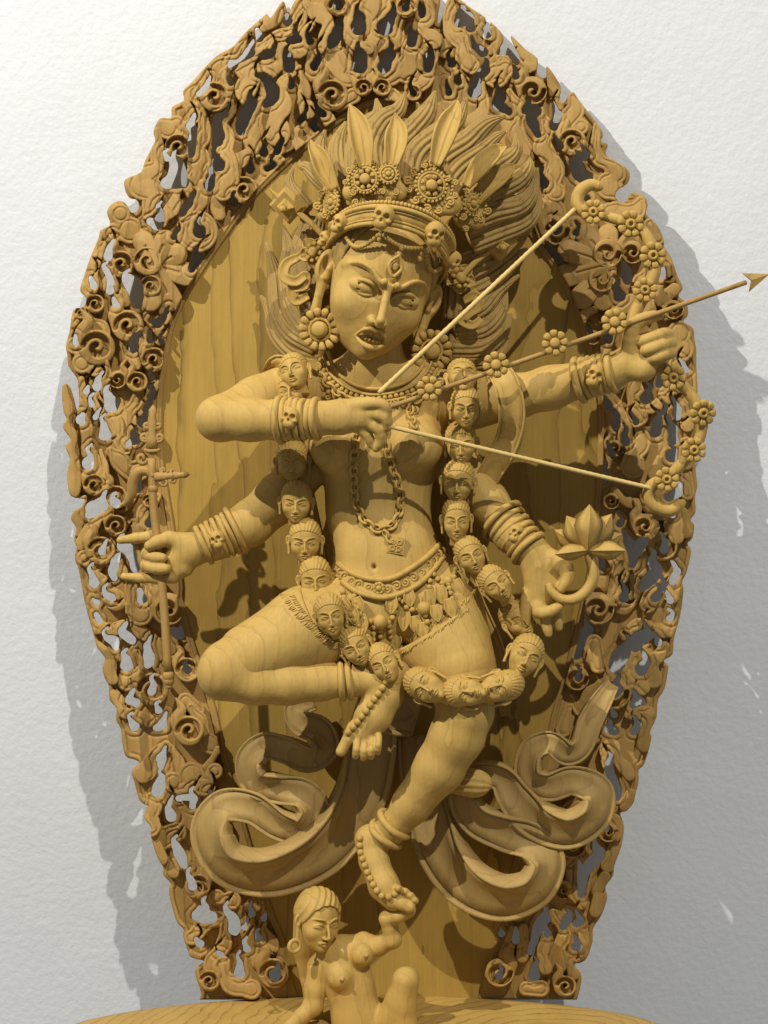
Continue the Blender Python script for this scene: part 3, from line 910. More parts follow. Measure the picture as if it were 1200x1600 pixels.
# large five-lobed blossoms, each petal a piece
for name, c, lobes, curls in (
        ("petal", (240, 415), [(224,377,17),(258,376,17),(275,398,18),(290,428,19),(266,468,19),(236,470,17)], [(231,408,21,180,1,32),(236,447,16,170,1,30)]),
        ("petal", (955, 412), [(916,367,17),(889,392,18),(887,430,19),(910,464,19),(942,470,16),(950,366,16),(966,388,14)], [(949,396,21,0,1,32),(940,436,19,0,1,30)])):
    for x, y, r in lobes:
        m = ((x * 2 + c[0]) / 3, (y * 2 + c[1]) / 3)
        raised(name, [[(x, y, r), (m[0], m[1], r * 0.9), (c[0], c[1], 10)]], 22 + (x % 5), inset=99, dome=5,
               slit=False, cuts=[([(x * .8 + c[0] * .2, y * .8 + c[1] * .2, 0.3), (c[0], c[1], 0.3)], 1.6, 3.5)])
    for v in curls:
        volute(*v, tails=False)
# ------------------------------------------------------------------ heads, hands, bodies
def face(S, O, R, sc, stern=True, ears=True, neck=False):
    """a head carved at O, axes R (right, forward, up); unit size is about 190 mm from chin to crown"""
    S.local(O, R, sc)
    e, t = S.ell, S.tube
    e((0, -12, 30), (82, 92, 88))
    e((0, 20, -18), (71, 66, 86), 20)
    e((0, 28, -62), (44, 49, 46), 22)
    e((0, 60, -92), (17, 21, 17), 18)
    for s in (-1, 1):
        e((s * 41, 47, -30), (25, 27, 24), 22)
        e((s * 31, 90, -1), (25, 17, 13), 9, True)                     # socket
        e((s * 31, 66, -1), (25, 18, 14), 1)                            # eyeball
        t([(s * 54, 60, -3, 2.6), (s * 43, 77, 8, 3.2), (s * 31, 84, 10, 3.4), (s * 18, 84, 5, 3.2), (s * 10, 79, -5, 2.4)], 2.0, inner=0.5, n=3)
        t([(s * 54, 60, -3, 2.2), (s * 41, 75, -10, 2.6), (s * 28, 80, -11, 2.6), (s * 13, 78, -6, 2.2)], 2.0, inner=0.5, n=3)
        t([(s * 49, 70, -1, 1.5), (s * 40, 83, 4, 1.8), (s * 31, 87, 5.5, 1.9), (s * 21, 86, 3, 1.8), (s * 13, 81, -4, 1.4)], 0.6, True, n=3)
        t([(s * 48, 70, -3, 1.3), (s * 40, 82, -6.5, 1.6), (s * 29, 86, -7.5, 1.6), (s * 15, 82, -5, 1.3)], 0.6, True, n=3)
        if stern:
            t([(s * 66, 40, 20, 3), (s * 52, 66, 30, 4), (s * 34, 80, 29, 4.5), (s * 18, 86, 17, 5), (s * 9, 89, 13, 5)], 9, inner=1, n=3)
            t([(s * 66, 44, 21, 2), (s * 52, 71, 32, 2.8), (s * 34, 87, 31, 3.4), (s * 19, 94, 19, 3.8), (s * 11, 97, 16, 3.8)], 2, inner=0.5, n=3)
            e((s * 10, 97, 19), 5.4, 1.5)
            t([(s * 15, 93, -44, 2.4), (s * 25, 87, -54, 2.8), (s * 33, 78, -70, 2)], 5, True, inner=1)
        else:
            t([(s * 62, 46, 20, 2.5), (s * 45, 75, 30, 3.5), (s * 22, 86, 28, 3.8), (s * 8, 86, 16, 3)], 5, inner=1, n=3)
        e((s * 8.5, 91, -44), (7, 11, 7), 4)
    t([(0, 83, 16, 6.0), (0, 97, -10, 6.0), (0, 111, -37, 6.6), (0, 106, -43, 7)], 6, inner=2)
    for s in (-1, 1):
        e((s * 5.2, 103, -51), (2.6, 4, 2.6), 1.0, True)
    if stern:
        e((0, 96, -69), (20, 17, 9.5), 2, True)
        for u in (-14, -8.5, -3, 3, 8.5, 14):
            e((u, 85.5 - u * u * .022, -62.5), (2.75, 3.2, 5))
            e((u + 1, 83 - u * u * .022, -74), (2.75, 3.0, 3.8))
        t([(-24, 77, -76, 2.2), (-18, 86, -63, 2.6), (-7, 92, -56, 3.0), (0, 93, -57.5, 3.0), (7, 92, -56, 3.0), (18, 86, -63, 2.6), (24, 77, -76, 2.2)], 3, inner=1, n=3)
        t([(-23, 77, -76, 2.2), (-13, 87, -82, 3.6), (0, 91, -84.5, 4.8), (13, 87, -82, 3.6), (23, 77, -76, 2.2)], 2, inner=1, n=3)
        ring = [(0, 88, 62, 2.5), (-8, 87.5, 52, 2.5), (-10, 88, 43, 2.5), (-5, 90, 34, 2.5), (0, 91, 29, 2.5), (5, 90, 34, 2.5), (10, 88, 43, 2.5), (8, 87.5, 52, 2.5), (0, 88, 62, 2.5)]
        t(ring, 1, n=3)
        e((0, 82, 44), (6, 8, 9))
        e((0, 91, 44), (2.6, 2.5, 3), 0.6, True)
    else:
        t([(-22, 80, -66, 3), (-9, 90, -62, 4.5), (0, 91, -64, 4.5), (9, 90, -62, 4.5), (22, 80, -66, 3)], 5, inner=1, n=3)
        t([(-18, 80, -70, 3), (0, 88, -75, 5.5), (18, 80, -70, 3)], 5, inner=1, n=3)
        t([(-21, 86, -67.5, 1.6), (-8, 94, -67, 1.8), (0, 94, -68, 1.8), (8, 94, -67, 1.8), (21, 86, -67.5, 1.6)], 0.8, True, n=2)
    if ears:
        for s in (-1, 1):
            e((s * 88, 0, 2), (15, 13, 29), 4)
            e((s * 91, 12, 5), (8, 9, 19), 3, True)
            t([(s * 80, 8, 14, 4), (s * 84, 11, 2, 4), (s * 84, 10, -12, 5)], 3, inner=2)
            t([(s * 86, 2, -20, 9), (s * 86, 8, -42, 6.5), (s * 84, 10, -66, 8)], 4, inner=2)
    S.unlocal()


def tp(pts):
    """rows (px, py, depth, r) seen in the photograph -> (x, depth, z, r) mm"""
    out = []
    for px, py, d, r in pts:
        w = W(px, py, d)
        out.append((w[0], w[1], w[2], r * (1 - d / D)))
    return out


HEAD_O = W(592, 446, 150)
HEAD_R = rot(17, 12, 16)
HS = 0.94


def head_pt(u, v, w):
    return HEAD_O + HEAD_R @ (np.array([u, v, w], float) * HS)


S = Sculpt((-432, 20, -655), (455, 300, 460), 1.75)


def T(pts, k=0, cut=False, inner=None, flat=1.0, n=0):
    S.tube(tp(pts), k, cut, inner, flat, n)


def E(px, py, d, r, k=0, cut=False, R=None):
    r = np.broadcast_to(np.asarray(r, float), (3,)) * (1 - d / D)
    S.ell(W(px, py, d), r, k, cut, R)


# trunk
E(592, 672, 108, (100, 54, 98), 0)
T([(592, 715, 108, 92), (590, 795, 110, 75), (600, 850, 110, 78)], 30, flat=0.62, inner=20)
E(622, 915, 112, (102, 58, 72), 30)
E(603, 862, 138, (66, 30, 52), 30)
T([(588, 545, 128, 40), (583, 575, 122, 40), (585, 600, 112, 46)], 18, inner=10)
T([(580, 592, 108, 36), (470, 604, 108, 34)], 30)
T([(590, 592, 108, 36), (735, 622, 108, 36)], 30)
E(528, 698, 146, (44, 38, 42), 16)
E(648, 696, 148, (45, 39, 42), 16)
E(528, 702, 186, (5.5, 6, 5.5), 2.5); E(645, 698, 189, (5.5, 6, 5.5), 2.5)
E(528, 701, 183, (12, 4, 12), 2); E(645, 697, 186, (12, 4, 12), 2)
E(584, 887, 172, (4.5, 14, 5.5), 4, True)
for a in (0, 1, 2):
    T([(545, 565 + a * 9, 160, 1.4), (585, 578 + a * 9, 170, 1.6), (625, 566 + a * 8, 162, 1.4)], 2, True, n=3)
TRUNK = S.F.copy()
# raised arm drawing the string (the viewer's left)
T([(462, 608, 118, 45), (403, 628, 165, 38), (343, 654, 206, 34)], 22, inner=14)
T([(342, 655, 206, 33), (392, 656, 222, 32), (440, 656, 232, 30), (498, 654, 238, 25)], 12, inner=12)
T([(498, 654, 238, 25), (530, 652, 240, 25.5), (565, 647, 240, 25), (583, 641, 238, 18)], 10, inner=10, flat=0.8)
for f in ([(578, 636, 246, 11), (598, 640, 252, 9), (604, 656, 248, 8), (594, 664, 240, 7.5)],
          [(582, 646, 250, 10), (601, 652, 252, 8.5), (604, 666, 246, 8), (592, 672, 240, 7)],
          [(576, 660, 246, 10), (592, 672, 246, 8.5), (596, 688, 240, 8), (588, 700, 236, 7)],
          [(560, 666, 240, 10), (574, 680, 240, 8), (580, 694, 236, 7)],
          [(556, 634, 250, 11), (580, 630, 256, 9.5), (598, 632, 256, 8), (606, 640, 254, 7)]):
    T(f, 4, inner=3, n=2)
# straight arm holding the bow
T([(740, 626, 114, 44), (800, 621, 134, 34), (860, 606, 148, 32), (925, 588, 162, 28), (955, 581, 168, 25.5)], 22, inner=14)
T([(955, 581, 168, 27), (985, 566, 170, 25), (1000, 545, 170, 24)], 10, inner=10, flat=0.85)
E(1003, 577, 178, (23, 19, 20), 8)
E(1022, 546, 166, (24, 17, 30), 10)
T([(986, 560, 176, 14), (985, 532, 184, 12.5), (991, 508, 188, 11), (1010, 497, 186, 9.5), (1030, 493, 180, 7.5)], 6, inner=4, n=2)
for f in ([(1042, 522, 172, 11), (1030, 524, 188, 9.5), (1012, 530, 194, 8.5), (1002, 534, 192, 7.5)],
          [(1047, 536, 172, 11), (1034, 539, 190, 9.5), (1018, 545, 196, 8.5), (1007, 548, 194, 7.5)],
          [(1048, 551, 172, 10.5), (1038, 554, 188, 9), (1026, 559, 192, 8), (1016, 561, 190, 7)]):
    T(f, 3, inner=3, n=2)
# lower arms
T([(486, 716, 78, 38), (440, 776, 100, 37), (388, 820, 122, 33), (338, 846, 134, 26), (305, 858, 138, 23)], 20, inner=14)
T([(305, 858, 138, 24), (290, 864, 140, 25), (278, 874, 140, 22)], 8, inner=8, flat=0.75)
T([(286, 888, 140, 15), (270, 901, 140, 10), (250, 904, 138, 9), (222, 903, 138, 7.5), (194, 901, 136, 6)], 7, inner=5)
T([(290, 850, 142, 18), (264, 842, 150, 12), (246, 847, 158, 10), (233, 853, 158, 8)], 6, inner=4)
T([(264, 846, 134, 11), (238, 838, 128, 9.5), (212, 841, 126, 8), (188, 844, 124, 6)], 4, inner=4)
T([(276, 862, 136, 13), (240, 862, 130, 10), (230, 866, 142, 9.5), (243, 871, 156, 8.5), (254, 872, 158, 7.5)], 4, inner=3, n=2)
T([(276, 878, 136, 13), (240, 880, 130, 10), (229, 883, 142, 9.5), (244, 888, 156, 9), (259, 889, 158, 8)], 4, inner=3, n=2)
T([(712, 722, 78, 37), (758, 785, 104, 34), (800, 834, 124, 28), (832, 862, 134, 24)], 20, inner=14)
T([(832, 862, 134, 24), (846, 885, 138, 29), (850, 915, 138, 28), (844, 930, 138, 24)], 10, inner=10, flat=0.62)
T([(866, 876, 142, 16), (884, 888, 150, 11.5), (886, 905, 154, 9), (877, 920, 156, 7.5)], 6, inner=4, n=2)
for f in ([(826, 928, 138, 12), (822, 950, 142, 10), (820, 968, 144, 8.5), (821, 983, 144, 7)],
          [(842, 938, 140, 12), (842, 956, 150, 10.5), (858, 956, 156, 9), (874, 947, 156, 7.5)],
          [(850, 938, 136, 11), (852, 958, 140, 9.5), (854, 976, 142, 8), (857, 990, 142, 6.5)],
          [(864, 930, 134, 11), (868, 950, 136, 9), (871, 966, 138, 7.5), (873, 980, 138, 6.5)]):
    T(f, 4, inner=3, n=2)
# bent leg
T([(585, 955, 120, 70), (480, 985, 160, 66), (360, 1042, 206, 45)], 26, inner=14)
T([(352, 1053, 210, 43), (400, 1066, 206, 34), (450, 1068, 200, 32), (500, 1066, 194, 28), (548, 1063, 190, 24)], 10, inner=10)
T([(548, 1063, 190, 24), (596, 1062, 186, 25), (618, 1054, 184, 23)], 8, inner=8)
T([(616, 1056, 184, 22), (602, 1086, 190, 26), (584, 1118, 194, 27), (566, 1144, 196, 22)], 8, inner=10, flat=0.8)
T([(553, 1138, 200, 12), (543, 1156, 206, 9), (533, 1174, 208, 8.5)], 4, inner=2)
for x, y, r in ((557, 1181, 6.0), (569, 1184, 5.8), (580.5, 1182, 5.6), (591, 1175, 5.3)):
    T([(568 + (x - 568) * .72, 1138, 198, r + 1.5), (x + 1, y - 24, 207, r), (x, y - 10, 215, r), (x - 1, y, 210, r)], 1.2, inner=1.2, n=2)
# standing leg
T([(690, 958, 122, 66), (718, 1050, 158, 55), (728, 1112, 180, 43)], 24, inner=14)
T([(728, 1112, 180, 43), (714, 1150, 176, 42), (686, 1200, 164, 39), (644, 1256, 148, 30), (608, 1300, 138, 22.5)], 8, inner=10)
T([(608, 1300, 138, 22.5), (578, 1312, 136, 22), (584, 1344, 146, 22), (600, 1384, 160, 23), (615, 1404, 166, 19)], 8, inner=8)
T([(608, 1402, 170, 14), (628, 1412, 176, 10), (640, 1418, 178, 9.5)], 5, inner=3)
for x, y, r in ((626, 1390, 5.6), (636, 1394, 5.4), (644, 1400, 5.2), (650, 1407, 5.0)):
    T([(606, 1388, 164, 9), (x - 10, y - 2, 174, r + .6), (x - 3, y - 1, 178, r), (x, y + 1, 175, r)], 1.2, inner=1.2, n=2)
# head, carved finer; joined to the trunk at the neck
HG = Sculpt(HEAD_O - np.array([130, 125, 135]), HEAD_O + np.array([130, 130, 135]), 1.15)
face(HG, HEAD_O, HEAD_R, HS, True)


def join_meshes(name, ms):
    vs, fs, o = [], [], 0
    for m in ms:
        n = len(m.vertices)
        co = np.empty(n * 3, np.float32); m.vertices.foreach_get('co', co)
        li = np.empty(len(m.loops), np.int32); m.loops.foreach_get('vertex_index', li)
        vs.append(co.reshape(-1, 3)); fs.append(li.reshape(-1, 4) + o); o += n
        bpy.data.meshes.remove(m)
    V = np.vstack(vs) * np.array([1000, -1000, 1000])
    return make_mesh(name, V, np.vstack(fs)[:, ::-1])


deity = thing("deity_figure", "large carved wooden four-armed goddess dancing on one leg and drawing a bow", "statue", W(615, 1425, 150))
BODY = join_meshes("body", [S.mesh("trunk"), HG.mesh("head_shape")])
obj("body", BODY, M_BODY, deity)


def surf(px, py, default=150.0, lift=0.0):
    d = S.front(px, py)
    return (d if d is not None else default) + lift


def onbody(path, lift=0.0, n=6, default=None, smooth=3, trunk=False):
    """a drawn line laid on the body: pixel path -> mm points on the surface"""
    if trunk:
        keep, S.F = S.F, TRUNK
        try:
            return onbody(path, lift, n, default, smooth)
        finally:
            S.F = keep
    P = spl(np.array(path, float), n)
    ds = []
    last = default
    for p in P:
        d = S.front(p[0], p[1])
        if d is None:
            d = last if last is not None else 140.0
        last = d
        ds.append(d)
    ds = np.array(ds)
    for _ in range(smooth):
        ds[1:-1] = (ds[:-2] + 2 * ds[1:-1] + ds[2:]) / 4
    return np.array([W(p[0], p[1], d + lift) for p, d in zip(P, ds)])


def resample(P, step):
    P = np.asarray(P)
    L = np.concatenate([[0], np.cumsum(np.linalg.norm(np.diff(P, axis=0), axis=1))])
    n = max(int(round(L[-1] / step)), 1)
    t = np.linspace(0, L[-1], n + 1)
    return np.stack([np.interp(t, L, P[:, i]) for i in range(P.shape[1])], 1)
# ------------------------------------------------------------------ small carved shapes, each about its own origin (right, forward, up)
def spiral_path(R, turns=1.4, a0=0.0, sense=1, n=26, r_end=0.16):
    out = []
    for i in range(n):
        t = i / (n - 1)
        a = a0 + sense * t * turns * 2 * math.pi
        r = R * (1 - (1 - r_end) * t)
        out.append((r * math.cos(a), 0, r * math.sin(a)))
    return np.array(out)


def curl_mesh(R, thick, sense=1, tail=True):
    mb = MB()
    P = spiral_path(R, 1.35, math.pi, sense)
    if tail:
        t0 = np.array([P[0] + np.array([0.15 * R, 0, -sense * R * k]) for k in (-1.5, -0.8)])
        P = np.vstack([t0 * np.array([1, 1, -1]) if False else t0, P])
    r = np.linspace(thick, thick * 0.75, len(P))
    sweep(mb, P, r, circle(6))
    ball(mb, P[-1], thick * 1.1, 6, 5)
    return mb.mesh("curl")


def petal_mesh(r0, r1, w, h, name="petal"):
    """one petal pointing up from its flower's middle"""
    mb = MB()
    V = []; F = []
    rows = [(r0, w * 0.45, 0.5), (r0 + (r1 - r0) * .35, w * .8, 0.9), (r0 + (r1 - r0) * .7, w, 1.0), (r0 + (r1 - r0) * .92, w * .72, 0.75), (r1, w * 0.25, 0.35)]
    for z, ww, hh in rows:
        for s, f in ((-1, 0.0), (-.9, .55), (-.45, .95), (0, .72), (.45, .95), (.9, .55), (1, 0.0)):
            V.append((s * ww, f * h * hh, z))
    k = 7
    for i in range(len(rows) - 1):
        for j in range(k - 1):
            F.append((i * k + j, i * k + j + 1, (i + 1) * k + j + 1, (i + 1) * k + j))
    F.append(tuple((len(rows) - 1) * k + j for j in range(k)))
    F.append(tuple(reversed(range(k))))
    F = [tuple(reversed(f)) for f in F]
    mb.add(V, F)
    return mb.mesh(name)


def button_mesh(r, h, hole=False, name="rosette"):
    mb = MB()
    n = 14
    prof = [(1.0, -0.4), (1.0, 0.45), (0.86, 0.8), (0.62, 0.92)]
    prof += [(0.42, 0.85), (0.36, 0.2), (0.0, 0.15)] if hole else [(0.34, 1.0), (0.0, 1.02)]
    V = []; F = []
    for a, b in prof:
        for i in range(n):
            t = 2 * math.pi * i / n
            V.append((r * a * math.cos(t), h * b, r * a * math.sin(t)))
    for q in range(len(prof) - 1):
        for i in range(n):
            j = (i + 1) % n
            F.append((q * n + i, q * n + j, (q + 1) * n + j, (q + 1) * n + i))
    mb.add(V, F)
    return mb.mesh(name)


PETAL8 = petal_mesh(8.5, 21.5, 6.6, 6.5)
BTN_SOLID = button_mesh(8.6, 8.0)
BTN_HOLE = button_mesh(8.6, 8.0, True)


def rot_in(M, ang):
    return M @ Matrix.Rotation(math.radians(ang), 4, 'Y')


def rosette(M, parent, hole=False, name="rosette", n=8, mat=None, pm=None, bm=None):
    M = rot_in(M, 0) @ Matrix.Scale(1 + .06 * math.sin(M[0][3] * 90 + M[2][3] * 57), 4)
    c = obj(name, bm or (BTN_HOLE if hole else BTN_SOLID), mat or M_ORN, parent, M)
    for i in range(n):
        obj("petal", pm or PETAL8, mat or M_ORN, c, rot_in(M, 360.0 * i / n + 11))
    return c


def tilted(px, py, d, yaw=0, pitch=0, roll=0, s=1.0):
    R = rot(yaw, pitch, roll)
    return frame(W(px, py, d), R[:, 0], R[:, 1], R[:, 2], s * (1 - d / D))


def pxpath(rows, n=6):
    """rows (px, py, d, r) smoothed -> mm points and radii"""
    P = spl(np.array(rows, float), n)
    return np.array([W(*p[:3]) for p in P]), P[:, 3] * (1 - P[:, 2] / D)


# ------------------------------------------------------------------ hair
LOCKPROF = [((0.86 + 0.24 * abs(math.cos(6 * a))) * math.cos(a), (0.86 + 0.24 * abs(math.cos(6 * a))) * math.sin(a)) for a in np.linspace(0, 2 * math.pi, 73)[:-1]]


def lock(rows, name="hair_lock", flat=0.7, mat=None):
    P, R = pxpath(rows, 8)
    mb = MB()
    sweep(mb, P, R, LOCKPROF, flat=flat)
    obj(name, mb.mesh(name), mat or M_HAIR, deity)


for rows in [
    [(520,300,130,13),(496,276,125,13),(480,262,120,9),(470,258,118,5),(468,250,118,1)],
    [(530,300,140,16),(505,262,130,17),(500,232,124,12),(508,203,120,2)],
    [(545,300,150,18),(530,262,140,18),(528,225,132,13),(540,190,124,2)],
    [(560,290,152,18),(556,240,142,18),(572,200,134,15),(590,178,128,10),(588,154,124,2)],
    [(585,280,155,18),(580,228,145,19),(598,190,136,16),(622,172,130,12),(634,143,124,2)],
    [(615,280,155,18),(620,232,146,19),(648,200,138,17),(668,175,132,14),(680,142,124,2)],
    [(640,290,152,19),(652,240,146,20),(690,206,138,17),(715,186,130,12),(730,152,124,2)],
    [(660,300,150,19),(690,250,144,20),(730,222,136,18),(760,194,130,12),(790,181,122,2)],
    [(680,310,146,20),(715,262,140,19),(752,234,134,14),(775,214,128,8),(790,206,124,2)],
    [(700,320,142,20),(740,276,136,20),(782,256,128,16),(806,235,122,10),(805,208,118,2)],
    [(715,335,138,20),(760,300,130,21),(806,280,122,17),(824,262,116,11),(827,244,112,2)],
    [(725,350,132,20),(770,330,124,20),(812,320,116,16),(832,298,110,10),(840,262,106,2)],
    [(735,380,120,18),(780,362,110,18),(820,346,104,15),(838,322,98,9),(842,292,94,2)],
    [(600,300,140,20),(600,250,128,18),(640,220,118,14),(655,190,110,8),(652,160,108,2)],
    [(670,300,128,20),(720,270,116,18),(760,262,108,14),(790,240,102,8),(812,226,100,2)],
    [(480,330,70,14),(462,310,66,15),(452,285,62,8),(458,262,60,2)],
]:
    lock(rows)
# combed masses spread on the board at both sides of the face
for rows in [
    [(505,560,80,18),(462,548,60,18),(434,520,48,16),(424,488,42,11),(407,462,38,2)],
    [(498,540,84,18),(456,515,62,18),(436,480,48,16),(430,430,40,12),(416,378,36,2)],
    [(492,520,88,18),(462,480,66,18),(450,430,52,15),(452,390,44,11),(442,352,40,2)],
    [(488,490,90,18),(474,440,70,17),(470,390,56,15),(478,350,50,10),(470,318,46,2)],
    [(500,580,84,15),(470,572,62,14),(446,560,50,10),(428,536,44,2)],
    [(505,460,90,24),(490,420,76,24),(486,380,64,20),(496,340,60,12)],
    [(702,560,80,16),(745,562,60,16),(776,552,48,12),(794,528,42,2)],
    [(704,542,84,18),(750,540,62,18),(780,520,50,14),(800,490,44,2)],
    [(708,515,86,18),(752,510,64,18),(778,486,52,14),(792,452,44,2)],
    [(712,485,88,18),(748,478,68,18),(776,450,54,14),(812,430,44,2)],
    [(716,455,90,20),(756,440,70,18),(796,410,56,14),(824,388,48,2)],
    [(716,425,92,22),(760,404,76,20),(802,378,62,14),(836,344,54,2)],
    [(712,500,80,22),(716,460,84,24),(716,410,90,24)],
]:
    lock(rows, flat=0.55)

# hair drawn up under the crown
HC = Sculpt(HEAD_O - 125, HEAD_O + 145, 2.0)
HC.local(HEAD_O, HEAD_R, HS)
HC.ell((0, -14, 36), (86, 96, 96), wave=lambda x, y, z: 1.2 * np.sin(np.arctan2(x, y + 30) * 46))
HC.ell((0, 86, -24), (92, 96, 150), 3, True)
HC.ell((0, 20, -92), (130, 130, 100), 3, True)
HC.unlocal()
obj("hair_cap", HC.mesh("hair_cap"), M_HAIR, deity)

# ------------------------------------------------------------------ crown
def ring_pt(phi, up=0.0, out=0.0):
    p = math.radians(phi)
    b = np.array([(90 + out) * math.sin(p), (95 + out) * math.cos(p) - 6, 41 + 64 * math.cos(p)])
    return head_pt(*(b + np.array([0.10 * up * math.sin(p), 0.10 * up * math.cos(p) - 0.10 * up, up])))


crown_band = MB()
phis = np.linspace(-112, 112, 57)
for up0, r in ((0, 3.6), (6, 1.8), (20, 1.8), (26, 4.0)):
    sweep(crown_band, [ring_pt(p, up0, 3) for p in phis], r, circle(8))
V = []; F = []
for i, p in enumerate(phis):
    for (u_, o_) in ((0, 3), (26, 3), (26, -8), (0, -8)):
        V.append(ring_pt(p, u_, o_))
for i in range(len(phis) - 1):
    for q in range(4):
        r = (q + 1) % 4
        F.append((i * 4 + q, i * 4 + 4 + q, i * 4 + 4 + r, i * 4 + r))
crown_band.add(V, F)
crown = obj("crown", crown_band.mesh("crown"), M_ORN, deity)


def blade(rows, thick=3.0, fold=0.28, name="leaf", mat=None, parent=None, face_side=0.0):
    """pointed leaf along rows (px, py, d, half width) with a hollow face, midrib and lifted rim"""
    P, R = pxpath(rows, 7)
    mb = MB()
    prof = [(-1.0, 0.22), (-0.84, 0.25), (-0.74, 0.02), (-0.4, -fold * .6), (-0.07, -fold), (0, -fold + 0.12), (0.07, -fold), (0.4, -fold * .6), (0.74, 0.02), (0.84, 0.25), (1.0, 0.22),
            (1.0, 0.0), (0.4, -fold * .6 - .26), (0, -fold - .3), (-0.4, -fold * .6 - .26), (-1.0, 0.0)]
    sweep(mb, P, R * (0.94 if name == 'leaf' else 1.0), prof, up=(face_side, 1, 0.12))
    return obj(name, mb.mesh(name), mat or M_ORN, parent or crown)


blade([(522,296,196,8),(507,266,198,16),(498,244,198,15),(488,228,194,8),(485,218,190,1)], face_side=0.25)
blade([(571,262,232,10),(566,228,234,19),(561,200,230,19),(553,178,224,11),(546,163,218,1)], face_side=0.1)
blade([(612,258,238,11),(618,226,236,19),(620,205,232,18),(619,190,226,10),(617,176,222,1)])
blade([(680,258,226,9),(691,222,228,18),(702,192,224,19),(711,172,218,12),(715,156,212,1)], face_side=-0.1)
blade([(728,292,176,9),(744,268,180,17),(762,248,178,19),(778,234,172,13),(792,228,166,1)], face_side=-0.5)
blade([(742,318,160,9),(760,294,164,17),(780,276,160,18),(794,264,154,12),(808,257,148,1)], face_side=-0.5)


def plate(rows_c, d, name="crown_plate", yaw=0):
    """small swelling plaque of a crown point: stacked lobes in front of the hair"""
    s = Sculpt(W(rows_c[0][0] - 62, rows_c[0][1] + 70, d - 26), W(rows_c[0][0] + 62, rows_c[0][1] - 70, d + 22), 2.0)
    for x, y, r in rows_c:
        s.ell(W(x, y, d), (r, 9, r), 6)
    return obj(name, s.mesh(name), M_ORN, crown)


CURL_A = curl_mesh(6.2, 2.1, 1, False)
CURL_B = curl_mesh(6.2, 2.1, -1, False)
SMALLBALL = None
mb = MB(); ball(mb, (0, 0, 0), 4.2, 8, 6); SMALLBALL = mb.mesh("bead")
BIGP = petal_mesh(9.0, 16.5, 4.2, 5.0)
BIGB = button_mesh(8.6, 8.5, name="rosette")
SMLP = petal_mesh(3.6, 9.6, 3.6, 4.0)
SMLB = button_mesh(4.4, 5.5, name="rosette")


def ringmesh(r, t, n=22, name="ring"):
    mb = MB()
    sweep(mb, [(r * math.cos(a), 0, r * math.sin(a)) for a in np.linspace(0, 2 * math.pi, n, endpoint=False)], t, circle(6), closed=True)
    return mb.mesh(name)


def toothed(r, t, n=24):
    mb = MB()
    sweep(mb, [(r * math.cos(a), 0, r * math.sin(a)) for a in np.linspace(0, 2 * math.pi, 28, endpoint=False)], t, circle(6), closed=True)
    for a in np.linspace(0, 2 * math.pi, n, endpoint=False):
        ball(mb, (1.2 * r * math.cos(a), 0, 1.2 * r * math.sin(a)), t * 1.15, 6, 4)
    return mb.mesh("ring")


RING_BIG = toothed(19, 2.4)
RING_SML = toothed(11.5, 1.8, 16)


def crown_point(cx, cy, d, yaw, pitch, roll, big=True, s=1.0):
    M = tilted(cx, cy, d + 9, yaw, pitch, roll, s)
    r = rosette(M, crown, mat=M_ORN, pm=BIGP if big else SMLP, bm=BIGB if big else SMLB)
    obj("ring", RING_BIG if big else RING_SML, M_ORN, r, M)


plate([(571,282,28),(569,258,17),(550,300,14),(594,302,14),(571,312,18)], 214)
plate([(607,278,18),(607,262,11),(598,300,15),(620,300,15)], 222)
plate([(674,292,32),(682,264,18),(648,312,17),(702,318,18),(676,322,20)], 208)
plate([(520,318,20),(516,300,12),(532,334,14),(508,336,12)], 172)
plate([(738,322,22),(744,300,14),(724,340,16),(744,344,14)], 152)
crown_point(571, 280, 222, -10, 0, 6, True, 0.96)
crown_point(674, 290, 216, 14, 0, 10, True, 1.08)
crown_point(607, 272, 230, 0, 0, 6, False, 1.1)
crown_point(519, 316, 180, -45, 0, 0, False, 1.3)
crown_point(738, 318, 160, 45, 0, 14, False, 1.3)
for x, y, d, b, s in [(552,300,226,0,1),(592,300,228,1,1),(556,316,226,1,.8),(588,318,228,0,.8),(598,300,232,1,.8),(619,300,232,0,.8),(608,312,234,1,.7),
                      (650,312,222,0,1.15),(668,326,224,1,1),(686,328,222,0,1),(704,316,216,1,1.1),(640,296,222,0,.8),(700,280,218,1,.8),(664,258,220,0,.8),(690,258,218,1,.8),
                      (530,330,188,0,1),(508,336,176,1,.9),(534,348,190,1,.8),(516,350,180,0,.7),(724,338,172,0,1),(744,342,160,1,.9),(728,358,170,1,.8),(748,300,160,0,.8),(512,298,180,0,.7),
                      (556,252,226,0,.8),(582,254,228,1,.8),(600,256,230,0,.6),(615,256,230,1,.6)]:
    obj("curl", CURL_B if b else CURL_A, M_ORN, crown, tilted(x, y, d + 2, 0, 0, (x * 7) % 90 - 45, s))

